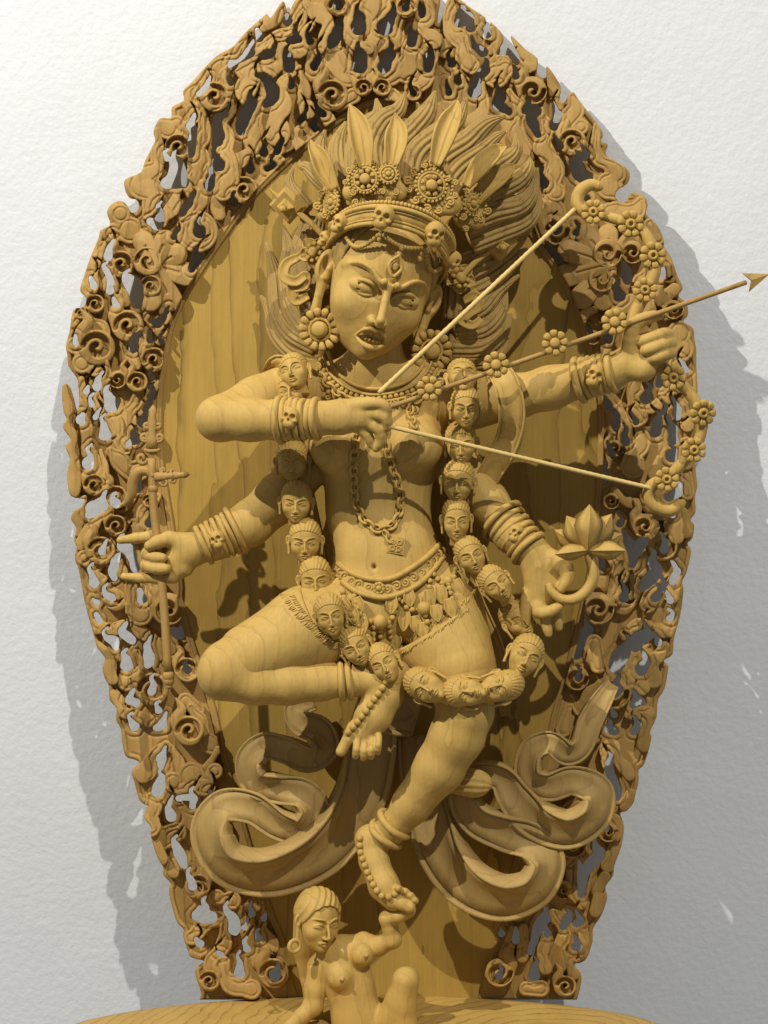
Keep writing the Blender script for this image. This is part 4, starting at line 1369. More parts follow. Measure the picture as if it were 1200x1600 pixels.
rc = random.Random(4)
for cx, cy, d0, R0, n_ in ((571,284,224,34,9),(674,294,218,42,12),(519,318,182,26,7),(738,322,162,28,8)):
    for k in range(n_):
        a = 2 * math.pi * k / n_ + .3
        x, y = cx + R0 * .92 * math.cos(a), cy + R0 * .86 * math.sin(a)
        obj("curl", CURL_B if k % 2 else CURL_A, M_ORN, crown, tilted(x, y, d0 - 2, 0, 0, math.degrees(a) * (1 if k % 2 else -1), rc.uniform(.75, 1.15)))
mb = MB()
for cx, cy, d0, R0 in ((571,282,222,26),(674,292,216,33),(607,274,230,15),(519,318,180,20),(738,322,160,21)):
    for k in range(int(R0 * 1.1)):
        a = 2 * math.pi * k / int(R0 * 1.1)
        ball(mb, W(cx + R0 * math.cos(a), cy + R0 * math.sin(a), d0), 2.6, 6, 5)
for i in range(46):
    ph = -80 + 160 * i / 45
    ball(mb, ring_pt(ph, 33, 1), 3.6, 6, 5)
obj("crown_beads", mb.mesh("crown_beads"), M_ORN, crown, kind="stuff")

# skulls on the crown band
SK = Sculpt((-26, -24, -30), (26, 26, 24), 1.2)
SK.ell((0, 0, 2), (15, 14, 15)); SK.ell((0, 6, -12), (10, 9, 8), 4)
for s_ in (-1, 1):
    SK.ell((s_ * 6, 13, 1), (4.6, 7, 4.6), 1, True)
    SK.ell((s_ * 10, 8, -5), (4, 4, 3), 2)
SK.ell((0, 14, -6), (2.2, 5, 3), 1, True)
SK.cone((-7, 15.5, -14), (7, 15.5, -14), 1.1, 1.1, 0.5, True)
for u in (-4, 0, 4):
    SK.cone((u, 16, -11), (u, 16, -17), .7, .7, 0.3, True)
SKULL = SK.mesh("skull")
for phi, s_ in ((-24, 1.0), (24, 1.0), (-68, .8), (70, .9), (-100, .7)):
    p = ring_pt(phi, 12, 8)
    R = HEAD_R @ rot(phi * .8, 0, 0)
    obj("skull", SKULL, M_ORN, crown, frame(p, R[:, 0], R[:, 1], R[:, 2], s_))

# bead swags over the brow
mb = MB()
for p0, p1, sag in ((-62, -24, 26), (-24, 24, 20), (24, 62, 24)):
    for i in range(15):
        t = i / 14
        phi = p0 + (p1 - p0) * t
        p = ring_pt(phi, -13 - sag * 4 * t * (1 - t) * .8, -3 - 4 * 4 * t * (1 - t) * .4)
        ball(mb, p, 3.6, 7, 5)
for phi, up in ((-24, -16), (-24, -24), (0, -32), (0, -40), (24, -16), (24, -25), (24, -33)):
    ball(mb, ring_pt(phi, up, -4), (4.2, 4.2, 5), 7, 5)
obj("bead_swag", mb.mesh("bead_swag"), M_ORN, crown, kind="stuff")

# flowers and folded ties beside the temples
for x, y, d, yaw, s in ((491, 394, 128, -30, .95), (719, 434, 118, 35, 1.05)):
    M = tilted(x, y, d, yaw, 0, 0, s)
    rosette(M, crown, pm=BIGP, bm=BIGB)
    for k in range(5):
        a = 72 * k + 20
        ex = x + 26 * math.cos(math.radians(a)); ey = y + 26 * math.sin(math.radians(a))
        blade([(x, y, d - 10, 8), ((x * .4 + ex * .6), (y * .4 + ey * .6), d - 8, 12), (ex, ey, d - 10, 2)], fold=.2, name="leaf")


def ribbon_strip(rows, prof, name, mat, parent, n=8, wide=1.0, push=0.0, up=(0, 1, 0)):
    rows = [(r[0], r[1], r[2] + push * min(i, 4) / 4) + tuple(r[3:]) for i, r in enumerate(rows)]
    P = spl(np.array(rows, float), n)
    pts = np.array([W(*p[:3]) for p in P])
    R = P[:, 3] * (1 - P[:, 2] / D) * wide
    if P.shape[1] > 4:
        # lean the band about its own run: positive sends the right-hand side (seen along the run) back
        ups = []
        for i in range(len(pts)):
            a = pts[max(i - 1, 0)]; b = pts[min(i + 1, len(pts) - 1)]
            t = nrm(b - a)
            side = nrm(np.array([t[2], 0, -t[0]]))          # right-hand side of the run as seen
            an = math.radians(P[i, 4] * 1.0)
            ups.append(np.array([0, 1, 0]) * math.cos(an) + side * math.sin(an))
        up = np.array(ups)
    mb = MB()
    sweep(mb, pts, R, prof, up=up)
    return obj(name, mb.mesh(name), mat, parent)


TIE = [(-1, -.3), (1, -.3), (1, .3), (.8, .42), (.5, .2), (0, .05), (-.5, .2), (-.8, .42), (-1, .3)]
for rows in ([(470,400,110,6),(448,412,112,8),(444,432,114,8),(462,440,114,8),(478,430,112,7),(476,446,110,8),(456,452,110,8),(462,470,108,8),(482,462,106,6)],
             [(724,470,100,6),(742,462,104,8),(748,478,104,8),(734,488,104,8),(722,500,104,8),(738,508,102,7),(752,498,98,5)]):
    ribbon_strip(rows, TIE, "tie", M_ORN, crown)

# parasol-like tassel boxes at the ends of the hair pin
for cx, cy, d, sgn in ((448, 322, 118, -1), (782, 382, 104, 1)):
    mb = MB()
    M = np.array(rot(sgn * 30, 10, sgn * 40))
    o_ = W(cx, cy, d)
    for w0, w1, f0, f1 in ((17, 21, -10, -4), (21, 17, -4, 4), (10, 6, 4, 12)):
        V = []
        for (ww, ff) in ((w0, f0), (w1, f1)):
            for a, b in ((-1, -1), (1, -1), (1, 1), (-1, 1)):
                V.append(o_ + M @ np.array([a * ww, ff, b * ww]))
        mb.add(V, [(0, 3, 2, 1), (4, 5, 6, 7), (0, 1, 5, 4), (1, 2, 6, 5), (2, 3, 7, 6), (3, 0, 4, 7)])
    ball(mb, o_ + M @ np.array([0, 15, 0]), 5.5)
    q = np.array([o_ + M @ np.array([0, -8, 0]), W(cx - sgn * 40, cy + 28, d + 8), W(cx - sgn * 70, cy + 60, d + 16)])
    sweep(mb, q, 4.5)
    q = np.array([o_ + M @ np.array([0, 0, 16]), o_ + M @ np.array([0, 0, 26]), o_ + M @ np.array([0, 0, 36])])
    sweep(mb, q, [4, 3, 1])
    obj("hair_pin", mb.mesh("hair_pin", False), M_ORN, crown)

# ear ornaments
EARP = petal_mesh(15.5, 27.5, 5.0, 6.5)
EARB = button_mesh(10.5, 10.0)
EARR = ringmesh(14.5, 2.6)
for x, y, d, yaw in ((500, 515, 178, -6), (674, 548, 120, 22)):
    M = tilted(x, y, d, yaw, 6, 8, 1.18)
    e = rosette(M, deity, pm=EARP, bm=EARB, n=14, name="earring")
    obj("ring", EARR, M_ORN, e, M)

# ------------------------------------------------------------------ necklaces and chain
LINK = None
mb = MB()
sweep(mb, [(5.6 * math.cos(a), 0, 8.2 * math.sin(a)) for a in np.linspace(0, 2 * math.pi, 16, endpoint=False)], 2.5, circle(6), closed=True)
LINK = mb.mesh("link")


def chain(path, lift, name="chain", step=12.6, s=1.0):
    P = resample(onbody(path, lift, 8, trunk=True), step)
    mb = MB()
    sweep(mb, P, 0.8, circle(5))
    c = obj(name, mb.mesh("cord"), M_ORN, deity)
    for i in range(len(P) - 1):
        m = (P[i] + P[i + 1]) / 2
        t = nrm(P[i + 1] - P[i])
        v = nrm(np.array([0.1, 1, 0]) - t * np.dot(t, np.array([0.1, 1, 0])))
        u = np.cross(v, t)
        an = math.radians(18 if i % 2 else -42)
        u2 = u * math.cos(an) + v * math.sin(an); v2 = v * math.cos(an) - u * math.sin(an)
        obj("link", LINK, M_ORN, c, frame(m, u2, v2, t, s))
    return c


def tsurf(px, py, default=150.0, lift=0.0):
    keep, S.F = S.F, TRUNK
    d = surf(px, py, default, lift)
    S.F = keep
    return d


chain([(556,640),(557,676),(553,715),(553,745),(556,782),(570,813),(592,828),(612,822),(624,802),(625,768),(615,738),(604,705),(600,676),(598,652)], 4)
chain([(497,570),(504,590),(520,608),(540,622)], 5, step=11, s=.9)
chain([(648,668),(640,640),(655,622),(672,604)], 5, step=11, s=.9)

mb = MB()
collar = [(512,548),(522,575),(545,596),(575,607),(606,606),(636,596),(656,578),(668,556)]
P = onbody(collar, 3, 8, trunk=True)
sweep(mb, P, 3.0)
P2 = onbody([(x + (x - 588) * .09, y + 9) for x, y in collar], 3, 8, trunk=True)
sweep(mb, P2, 2.2)
P3 = onbody([(x + (x - 588) * .2, y + 20) for x, y in collar], 3, 8, trunk=True)
sweep(mb, P3, 2.6)
for p in resample(onbody([(x + (x - 588) * .145, y + 14.5) for x, y in collar], 3, 8, trunk=True), 8.4):
    ball(mb, p, 4.0, 7, 5)
for i, p in enumerate(resample(onbody([(x + (x - 588) * .28, y + 29) for x, y in collar], 3, 8, trunk=True), 11)):
    ball(mb, p, (5.2, 4, 6.5) if i % 2 else (4.2, 4, 4.2), 7, 5)
obj("necklace", mb.mesh("necklace"), M_ORN, deity)
for x, y, b in ((500,596,0),(512,620,1),(530,632,0),(640,622,1),(660,610,0),(618,628,0),(688,598,1),(648,640,0)):
    obj("curl", CURL_B if b else CURL_A, M_ORN, deity, tilted(x, y, tsurf(x, y, 160, 4), 0, 0, x % 80 - 40, 1.15))

chain([(600,831),(606,838),(612,846)], 5, step=10, s=.8)
# little square plaque on the belly
mb = MB()
for w_, f0, f1 in ((13, -3, 2.6), (10.5, 2.6, 3.6)):
    V = [(a * w_, f, b * w_) for f in (f0, f1) for a, b in ((-1, -1), (1, -1), (1, 1), (-1, 1))]
    mb.add(V, [(0, 3, 2, 1), (4, 5, 6, 7), (0, 1, 5, 4), (1, 2, 6, 5), (2, 3, 7, 6), (3, 0, 4, 7)])
for a, b in ((-5, -5), (5, -5), (5, 5), (-5, 5)):
    sweep(mb, [(a + 3.4 * math.cos(t), 4, b + 3.4 * math.sin(t)) for t in np.linspace(0, 6.28, 10, endpoint=False)], 1.3, circle(5), closed=True)
ball(mb, (0, 4, 0), 2.4)
obj("plaque", mb.mesh("plaque", False), M_ORN, deity, tilted(619, 852, surf(619, 852, 165, 2), 0, 0, 8, 1.0))

# ------------------------------------------------------------------ belt and its swags
TOPL = [(528,880),(545,893),(570,903),(600,906),(622,900),(649,884),(670,868),(686,852)]
BOTL = [(534,908),(552,922),(575,931),(602,934),(630,926),(656,912),(676,892),(694,868)]
mb = MB()
PT = onbody(TOPL, 5, 8); PB = onbody(BOTL, 6, 8)
sweep(mb, PT, 4.6); sweep(mb, PB, 4.2)
n_ = min(len(PT), len(PB))
V = []
for i in range(n_):
    V += [PT[i] - (0, 2, 0), PB[i] - (0, 2, 0)]
mb.add(V, [(2 * i, 2 * i + 1, 2 * i + 3, 2 * i + 2) for i in range(n_ - 1)])
belt = obj("belt", mb.mesh("belt"), M_ORN, deity)
mid = [((a[0] + b[0]) / 2, (a[1] + b[1]) / 2) for a, b in zip(TOPL, BOTL)]
for i, p in enumerate(resample(onbody(mid, 4, 8), 13.5)):
    px = i
    R = rot(0, 0, (-35 if i < 6 else 25))
    if i == 5:
        continue
    obj("curl", CURL_B if i % 2 else CURL_A, M_ORN, belt, frame(p, R[:, 0], R[:, 1], R[:, 2], 1.15))
rosette(tilted(592, 919, surf(592, 919, 170, 4), 0, 0, 0, 1.0), belt, pm=SMLP, bm=SMLB)

mb = MB()
def swag(path, r=4.6, step=9.5, lift=4):
    P = resample(onbody(path, lift, 8), step)
    for p in P:
        ball(mb, p, r, 7, 5)
for pth in ([(553,932),(562,960),(580,972),(596,976),(612,968),(622,936)], [(626,930),(636,950),(655,952),(668,940),(672,908)], [(678,898),(692,912),(706,910),(712,890)],
            [(536,925),(540,945),(552,968),(566,985)], [(596,976),(594,1000),(600,1012)], [(584,980),(582,1008)], [(608,978),(612,1008)], [(662,950),(668,972)], [(700,912),(706,936)]):
    swag(pth)
for x, y, r in ((594,972,11),(663,951,11),(548,936,6),(700,908,8)):
    ball(mb, W(x, y, surf(x, y, 170, 4)), r, 10, 7)
obj("bead_swag", mb.mesh("bead_swag"), M_ORN, belt, kind="stuff")
for x, y, l, a in ((552,962,30,-18),(632,968,34,6),(650,976,28,-10),(690,930,30,-14),(716,918,26,-22),(540,948,26,-30),(576,1000,28,6),(618,1000,30,-4),(566,975,30,-8),(612,945,26,4),(640,935,24,-6),(672,935,28,-12),(704,950,30,-16),(724,902,24,-26),(682,958,26,-12),(560,945,24,-20),(592,1018,26,0),(604,1004,24,4),(660,985,26,-6)):
    dd = surf(x, y, 165, 6)
    s_, c_ = math.sin(math.radians(a)), math.cos(math.radians(a))
    blade([(x - s_ * -l * .5, y - l * .5, dd, 7), (x, y, dd + 2, 10), (x - s_ * l * .35, y + l * .35 * c_, dd + 1, 6), (x - s_ * l * .55, y + l * .55 * c_, dd, 1)], fold=.1, name="pendant", parent=belt)

# ------------------------------------------------------------------ bracelets, anklets
def rings(axis_rows, count, r_extra, thick, name, plaque=None):
    """rings round a limb given by its axis (px, py, d, r)"""
    P = np.array(axis_rows, float)
    a, b = W(*P[0, :3]), W(*P[1, :3])
    ax = nrm(b - a)
    u = nrm(np.cross(ax, (0, 1, 0))); v = np.cross(ax, u)
    mb = MB()
    for i in range(count):
        t = i / max(count - 1, 1)
        c = a + (b - a) * t
        r = (P[0, 3] + (P[1, 3] - P[0, 3]) * t) * (1 - P[0, 2] / D) + r_extra + (2.0 if i in (0, count - 1) else 0)
        w = 1.2 * math.sin(i * 2.1)
        sweep(mb, [c + (u * math.cos(q) + v * math.sin(q)) * (r + 0.8 * math.sin(3 * q + i)) + ax * w * math.sin(2 * q) for q in np.linspace(0, 2 * math.pi, 28, endpoint=False)],
              thick * (1.15 if i in (0, count - 1) else 1.0), circle(7), closed=True)
    o_ = obj(name, mb.mesh(name), M_BODY, deity)
    if plaque:
        x, y, d, yaw, rl, s_ = plaque
        obj("skull", SKULL, M_ORN, o_, tilted(x, y, d, yaw, 0, rl, s_))
    return o_


rings([(438,656,232,30.5),(494,654,238,26)], 7, 1.0, 4.6, "bracelet", (455,652,262,-10,12,.95))
rings([(905,594,157,29.5),(955,581,168,26)], 6, 1.0, 4.6, "bracelet", (928,586,190,10,20,1.0))
rings([(368,829,126,33),(318,852,136,26)], 7, 0.8, 4.0, "bracelet", (340,842,164,-10,-20,.8))
rings([(783,812,114,33),(826,856,132,26)], 6, 0.8, 4.4, "bracelet", (806,832,150,10,25,.8))
rings([(534,1064,191,25),(546,1063,190,24.5)], 2, 1.0, 4.2, "anklet")
rings([(616,1288,140,24.5),(602,1304,137,23.5)], 2, 1.2, 4.6, "anklet")
mb = MB()
for p in resample(onbody([(613,1046),(604,1064),(593,1082),(580,1100),(567,1118),(552,1136),(544,1144)], 2, 6), 10.5):
    ball(mb, p, 5.6, 8, 6)
obj("bead_string", mb.mesh("bead_string"), M_ORN, deity)
mb = MB()
for p in resample(onbody([(562,1310),(563,1330),(570,1352),(579,1374),(592,1396),(604,1402),(616,1398),(622,1388)], 2, 6), 10.5):
    ball(mb, p, 5.4, 8, 6)
obj("bead_string", mb.mesh("bead_string"), M_ORN, deity)
mb = MB()
for pth in ([(616,1080),(612,1100),(604,1120)],):
    pass

# ------------------------------------------------------------------ animal-skin skirt over the thighs
KS = Sculpt((-285, 60, -345), (195, 265, -80), 2.2)
def KT(pts, k=0, cut=False, inner=None, flat=1.0):
    KS.tube(tp(pts), k, cut, inner, flat)
KT([(585,955,122,70),(480,985,163,67.5),(392,1026,194,53)], 10, inner=14)
KT([(690,958,124,68),(716,1040,158,59)], 10, inner=14)
KT([(640,990,122,56),(690,1010,140,58)], 20)
# cut away above the drooping hem, so the belt and its pendants show
def cut_poly(pts, r, d0=60, d1=300):
    for i in range(len(pts) - 1):
        a, b = pts[i], pts[i + 1]
        A = W(a[0], a[1], 200); B = W(b[0], b[1], 200)
        KS.cone(A, B, r * .93, r * .93, 2, True, flat=4.0)
cut_poly([(520,850),(560,930),(600,940),(650,910),(700,850)], 78)
skirt = obj("skirt", KS.mesh("skirt"), M_BODY, deity)
mb = MB()
def fur(path, n_, length, ang, lift=5):
    P = spl(np.array(path, float), 10)
    L = np.linspace(0, len(P) - 1, n_)
    for q in L:
        p = P[int(q)]
        aa = math.radians(ang + 14 * math.sin(q * 1.3))
        e = (p[0] + length * math.cos(aa), p[1] + length * math.sin(aa))
        def dep(x, y):
            d1 = KS.front(x, y) or 0
            d2 = S.front(x, y) or 0
            return max(d1, d2) or 170
        pts = [W(p[0], p[1], dep(*p) + .5), W((p[0] + e[0]) / 2, (p[1] + e[1]) / 2, dep((p[0] + e[0]) / 2, (p[1] + e[1]) / 2) + 1.2), W(e[0], e[1], dep(*e) + .2)]
        sweep(mb, pts, [1.1, 1.0, .4], circle(5))
fur([(446,925),(462,950),(490,980),(520,1005),(548,1016)], 60, 10, 150)
fur([(460,930),(476,955),(502,985),(530,1008)], 46, 8, 160)
fur([(738,926),(712,948),(680,970),(645,992),(615,1010)], 60, 10, 100)
fur([(732,950),(700,972),(668,994),(630,1018)], 46, 8, 110)
obj("fur_hem", mb.mesh("fur_hem"), M_BODY, skirt, kind="stuff")
# ------------------------------------------------------------------ scarf: broad silk bands curling at both sides of the legs
BAND = [(-1, -.5), (-1, .14), (-.93, .20), (-.84, .13), (-.78, -.06), (-.72, .04), (-.4, -.16), (0, -.24), (.4, -.16), (.72, .04), (.78, -.06), (.84, .13), (.93, .20), (1, .14), (1, -.5), (.4, -.6), (-.4, -.6)]
BAND = BAND[::-1]
scarf = thing("scarf", "long wooden scarf whose broad ends curl in loops on both sides of the dancer's legs", "scarf", W(600, 1150, 60))
ribbon_strip([(600,1080,70,30,0),(586,1130,66,32,0),(578,1185,70,34,-10),(566,1240,74,35,-20),(535,1300,78,36,-28),(485,1345,84,37,-30),(415,1369,92,36,-34),(352,1354,96,36,-40),(326,1305,98,34,-40),(345,1262,96,24,-30),
              (392,1262,92,22,0),(436,1290,90,22,18),(474,1298,90,23,30),(492,1268,92,22,34),(474,1240,94,20,24),(436,1234,96,20,-10),(398,1224,98,22,-30),(388,1190,98,22,-36),(412,1166,94,19,-24),(446,1172,86,18,0),(480,1186,74,20,20),(506,1170,62,22,30),(498,1142,50,20,24),
              (468,1128,42,17,-10),(462,1106,36,15,-20),(490,1094,30,14,0)], BAND, "scarf_end", M_RIBBON, scarf, n=9, wide=1.16, push=18)
ribbon_strip([(650,1150,50,26,0),(656,1210,56,28,0),(670,1270,66,30,10),(690,1335,80,34,22),(730,1386,92,36,30),(785,1408,98,35,34),(836,1392,100,32,40),(856,1350,98,28,38),(832,1316,94,25,20),(788,1302,92,25,-10),(744,1282,90,24,-24),(724,1246,88,21,-24),(744,1214,86,18,0),
              (782,1216,86,19,14),(806,1250,90,24,0),(842,1286,96,28,24),(890,1300,100,29,34),(930,1276,102,28,40),(934,1238,100,24,34),(896,1220,96,20,10),(856,1230,94,20,-14),(826,1214,94,20,-30),(828,1176,96,18,-30),(858,1160,98,15,-10),(886,1178,98,17,20),(908,1168,92,17,30),
              (922,1128,80,17,10),(942,1092,66,14,0),(958,1068,52,9,0)], BAND, "scarf_end", M_RIBBON, scarf, n=9, wide=1.16, push=18)
ribbon_strip([(766,572,130,16,0),(784,586,172,19,0),(796,616,180,21,0),(800,652,170,21,0),(792,692,144,20,10),(770,732,124,19,0),(746,772,110,17,0),(724,815,92,15,0)], BAND, "scarf_fold", M_BODY, scarf, n=8)
ribbon_strip([(424,590,130,18,0),(436,574,160,20,0),(452,600,164,22,0),(452,640,150,22,0),(456,690,110,20,0),(470,760,84,18,0),(490,860,78,18,0),(500,930,90,16,0)], BAND, "scarf_fold", M_BODY, scarf, n=8)
ribbon_strip([(700,800,70,14,0),(715,860,72,15,0),(735,930,76,17,0),(768,1010,80,18,0),(780,1060,80,16,0)], BAND, "scarf_fold", M_BODY, scarf, n=8)
ribbon_strip([(598,1100,80,40,0),(625,1110,86,40,0),(650,1118,90,34,0)], BAND, "scarf_fold", M_RIBBON, scarf, n=8)
mb = MB()
P, R = pxpath([(700,1222,112,14),(722,1222,124,20),(744,1224,130,21),(760,1226,130,15),(768,1228,128,4)], 6)
sweep(mb, P, R, [((1 + .08 * math.cos(12 * a)) * math.cos(a), (1 + .08 * math.cos(12 * a)) * math.sin(a)) for a in np.linspace(0, 2 * math.pi, 49)[:-1]])
obj("fur_tail", mb.mesh("fur_tail"), M_BODY, skirt)

# ------------------------------------------------------------------ garland of severed heads
GH = Sculpt((-30, -30, -38), (30, 34, 36), 0.85)
face(GH, (0, 0, 0), np.eye(3), 0.27, stern=False)
GH.cone((0, -3, -24), (0, -8, -34), 11, 12, 4)
GHEAD = GH.mesh("head")
GC = Sculpt((-30, -32, -34), (30, 32, 40), 0.9)
GC.local((0, 0, 0), np.eye(3), 0.27)
GC.ell((0, -12, 32), (84, 95, 90), wave=lambda x, y, z: 1.5 * np.sin(np.arctan2(x, z + 40) * 34))
GC.ell((0, 60, -12), (86, 120, 78), 4, True)
GC.ell((0, 0, -95), (140, 140, 100), 4, True)
GC.unlocal()
GHAIR = GC.mesh("hair")
garland = thing("head_garland", "long garland of small severed heads strung over the dancer's shoulders down to the knees", "garland", W(600, 1075, 180))
HEADS = [(461,582,172,-18,-14,-8,1.0),(455,612,168,-4,0,0,1.0),(457,720,134,-4,8,4,1.08),(463,784,150,2,10,6,1.05),(477,845,148,0,10,6,1.05),(493,905,160,-4,8,6,1.05),(516,960,188,-12,8,6,1.05),(555,1010,200,-28,6,6,1.08),
         (600,1036,176,-30,0,0,1.0),(666,1072,214,-64,-8,0,1.16),(727,1082,222,-84,0,10,1.12),(782,1074,214,70,0,-14,1.14),(820,1026,186,28,-10,6,1.2),(808,970,128,-30,0,24,1.05),(774,912,168,-38,4,10,1.05),(735,868,158,-22,4,8,1.05),
         (713,812,150,-2,8,4,1.05),(716,752,148,2,8,-2,1.05),(720,692,150,-3,14,0,1.02),(727,636,170,0,10,6,1.08),(722,590,164,0,-20,10,1.0)]
for x, y, d, roll, pitch, yaw, s in HEADS:
    f_ = S.front(x, y)
    if f_ is not None and y > 700 and x != 808:
        d = max(d, f_ + 8)
    M = tilted(x, y, d, yaw, pitch, roll, s)
    M = M @ Matrix.Diagonal((1 + .06 * math.sin(x * 3.1), 1, 1 + .05 * math.sin(y * 2.3), 1))
    h = obj("head", GHEAD, M_ORN, garland, M)
    obj("hair", GHAIR, M_ORN, h, M)
mb = MB()
sweep(mb, [W(h[0], h[1], h[2] - 14) for h in HEADS], 4)
obj("cord", mb.mesh("cord"), M_ORN, garland)

# ------------------------------------------------------------------ bow, string, arrow
bow = thing("bow", "curved bow set with flower rosettes, held in the outstretched hand at the right border", "bow", W(1042, 748, 140))
mb = MB()
P, R = pxpath([(936,292,128,9),(922,289,130,10),(906,300,132,11),(902,318,134,11),(912,330,136,10),(930,333,138,9),(957,341,142,9),(985,350,146,9),(1008,366,150,10),(1021,396,154,11),(1022,425,158,11),(1010,455,162,11),(990,495,164,11),(992,530,166,11),
                (1020,560,162,11),(1040,578,160,11),(1055,592,158,10),(1078,616,156,10),(1096,645,154,10),(1096,675,152,9),(1084,702,150,10),(1064,726,148,10),(1042,748,146,10),(1020,758,142,11),(1014,776,138,11),(1026,792,136,11),(1048,798,134,10),(1066,786,132,8)], 6)
sweep(mb, P, R * .95, circle(10))
ball(mb, P[0], R[0] * .8); ball(mb, P[-1], R[-1] * .8)
obj("bow_limb", mb.mesh("bow_limb"), M_ORN, bow)
for x, y, d, yaw in ((927,331,150,0),(985,350,158,10),(1020,399,166,10),(1008,453,174,0),(1052,590,170,8),(1098,645,166,20),(1084,703,162,10),(1042,749,158,0)):
    rosette(tilted(x, y, d, yaw, 4, (x * 13) % 40, 0.95), bow, True)
mb = MB()
P = resample(np.array([W(898, 327, 140), W(592, 614, 252)]), 5.0)
r = np.array([3.3 + 0.5 * (i % 2) for i in range(len(P))])
sweep(mb, P, r, circle(7))
P = resample(np.array([W(606, 666, 250), W(1022, 764, 146)]), 5.0)
sweep(mb, P, np.array([3.1 + 0.4 * (i % 2) for i in range(len(P))]), circle(7))
obj("bowstring", mb.mesh("bowstring"), M_CORD, bow)

arrow = thing("arrow", "slender flower-decked arrow lying across the bow, its head past the panel's right edge", "arrow", W(900, 525, 200))
mb = MB()
A0, A1 = W(596, 641, 256), W(1166, 441, 172)
P = resample(np.array([A0, A1]), 30)
sweep(mb, P, 3.6, circle(8))
obj("arrow_shaft", mb.mesh("arrow_shaft"), M_FRAME, arrow)
mb = MB()
ax = nrm(A1 - A0); up_ = nrm(np.cross(ax, (0, 1, 0)))
tip = W(1203, 428, 168)
fr = np.array([0, 1, 0])
V = [tip, A1 + up_ * 15 - ax * 2, A1 + ax * 8 + fr * 4, A1 - up_ * 15 - ax * 2, A1 + ax * 8 - fr * 4]
mb.add(V, [(0, 1, 2), (0, 2, 3), (0, 4, 1), (0, 3, 4), (1, 4, 2), (2, 4, 3)])
obj("arrow_head", mb.mesh("arrow_head", False), M_HAIR, arrow)
for x, y in ((671,607),(775,570),(867,536),(960,503)):
    t = (x - 596) / (1166 - 596)
    d = 256 + (172 - 256) * t + 9
    rosette(tilted(x, y, d, 6, 0, x % 30, 0.98), arrow)

# ------------------------------------------------------------------ hooked staff
staff = thing("hooked_staff", "thin upright staff with hook and leaf finial in the lower left hand", "staff", W(264, 1066, 120))
mb = MB()
sweep(mb, pxpath([(237,716,146,6),(240,790,146,6.5),(250,880,146,6.6),(257,960,144,7),(263,1050,142,7)], 4)[0], 6.2, circle(9))
for x, y, r in ((263.5,1056,9),(264,1064,8),(264.3,1072,5),(238,704,7),(239,764,8)):
    ball(mb, W(x, y, 142 if y > 1000 else 146), r, 10, 6)
obj("shaft", mb.mesh("shaft"), M_FRAME, staff)
mb = MB()
def fin(cx, cy, sc, ang):
    """leafy spear point made of scrolls, pointing along ang (0 = up)"""
    a = math.radians(ang)
    def q(u, w, d=148):
        return W(cx + (u * math.cos(a) + w * math.sin(a)) * sc, cy + (u * math.sin(a) - w * math.cos(a)) * sc, d)
    sweep(mb, [q(0, -4), q(0, 14), q(0, 30), q(0, 44), q(0, 58), q(0, 70), q(0, 80)], np.array([10, 11, 7, 10, 6, 8, .8]) * sc, circle(8), flat=.7)
    for s in (-1, 1):
        for w, rr in ((18, 9.5), (40, 6.5)):
            c = q(s * (rr + 4), w)
            sp = spiral_path(rr * sc, 1.25, 0 if s < 0 else math.pi, s)
            sweep(mb, c + sp, 3.4 * sc, circle(6))
            sweep(mb, [q(0, w - 8), q(s * 6, w - 5), q(s * (rr + 10), w - 1)], [4 * sc, 4 * sc, 3 * sc], circle(6))
fin(237, 698, .82, 2)
fin(244, 745, .66, 86)
for x, y, rr in ((222, 716, 9),):
    sweep(mb, W(x, y, 146) + spiral_path(rr, 1.2, 0, -1), 3.4, circle(6))
ring_ = [W(238 + 10 * math.cos(t), 703 + 2 * math.sin(t), 146 + 10 * math.sin(t)) for t in np.linspace(0, 6.28, 16, endpoint=False)]
sweep(mb, ring_, 3, circle(6), closed=True)
obj("finial", mb.mesh("finial"), M_FRAME, staff)
mb = MB()
P, R = pxpath([(240,745,146,7),(230,736,146,8),(216,738,146,8.5),(208,752,144,8.5),(206,770,142,8),(200,782,140,6),(194,790,138,3)], 6)
sweep(mb, P, R, circle(9))
obj("hook", mb.mesh("hook"), M_FRAME, staff)

# ------------------------------------------------------------------ lotus
lotus = thing("lotus", "open lotus flower on a bent stem held by the lower right hand", "flower", W(918, 862, 150))
mb = MB()
P, R = pxpath([(858,912,158,6),(862,924,160,6.5),(878,936,160,7.5),(898,936,160,8.5),(916,924,160,9),(927,904,160,9),(926,884,160,9),(918,864,158,8)], 6)
sweep(mb, P, R, circle(10))
obj("stem", mb.mesh("stem"), M_BODY, lotus)


def lotus_petal(tip, w, d_mid, d_tip, base=(919, 861), d0=160):
    bx, by = base
    rows = [(bx, by, d0, w * .35)]
    for t, k in ((.25, .72), (.5, 1.0), (.68, .92), (.84, .52), (1.0, .02)):
        dd = d0 + (d_mid - d0) * math.sin(min(t, .6) / .6 * math.pi / 2) + (d_tip - d_mid) * max(t - .5, 0) * 2
        rows.append((bx + (tip[0] - bx) * t, by + (tip[1] - by) * t, dd, w * k))
    P, R = pxpath(rows, 5)
    m2 = MB()
    sweep(m2, P, np.maximum(R, .4), [(-1, .0), (-.5, .36), (-.08, .66), (0, .84), (.08, .66), (.5, .36), (1, 0), (.5, .12), (0, .4), (-.5, .12)][::-1])
    obj("petal", m2.mesh("petal"), M_BODY, lotus)


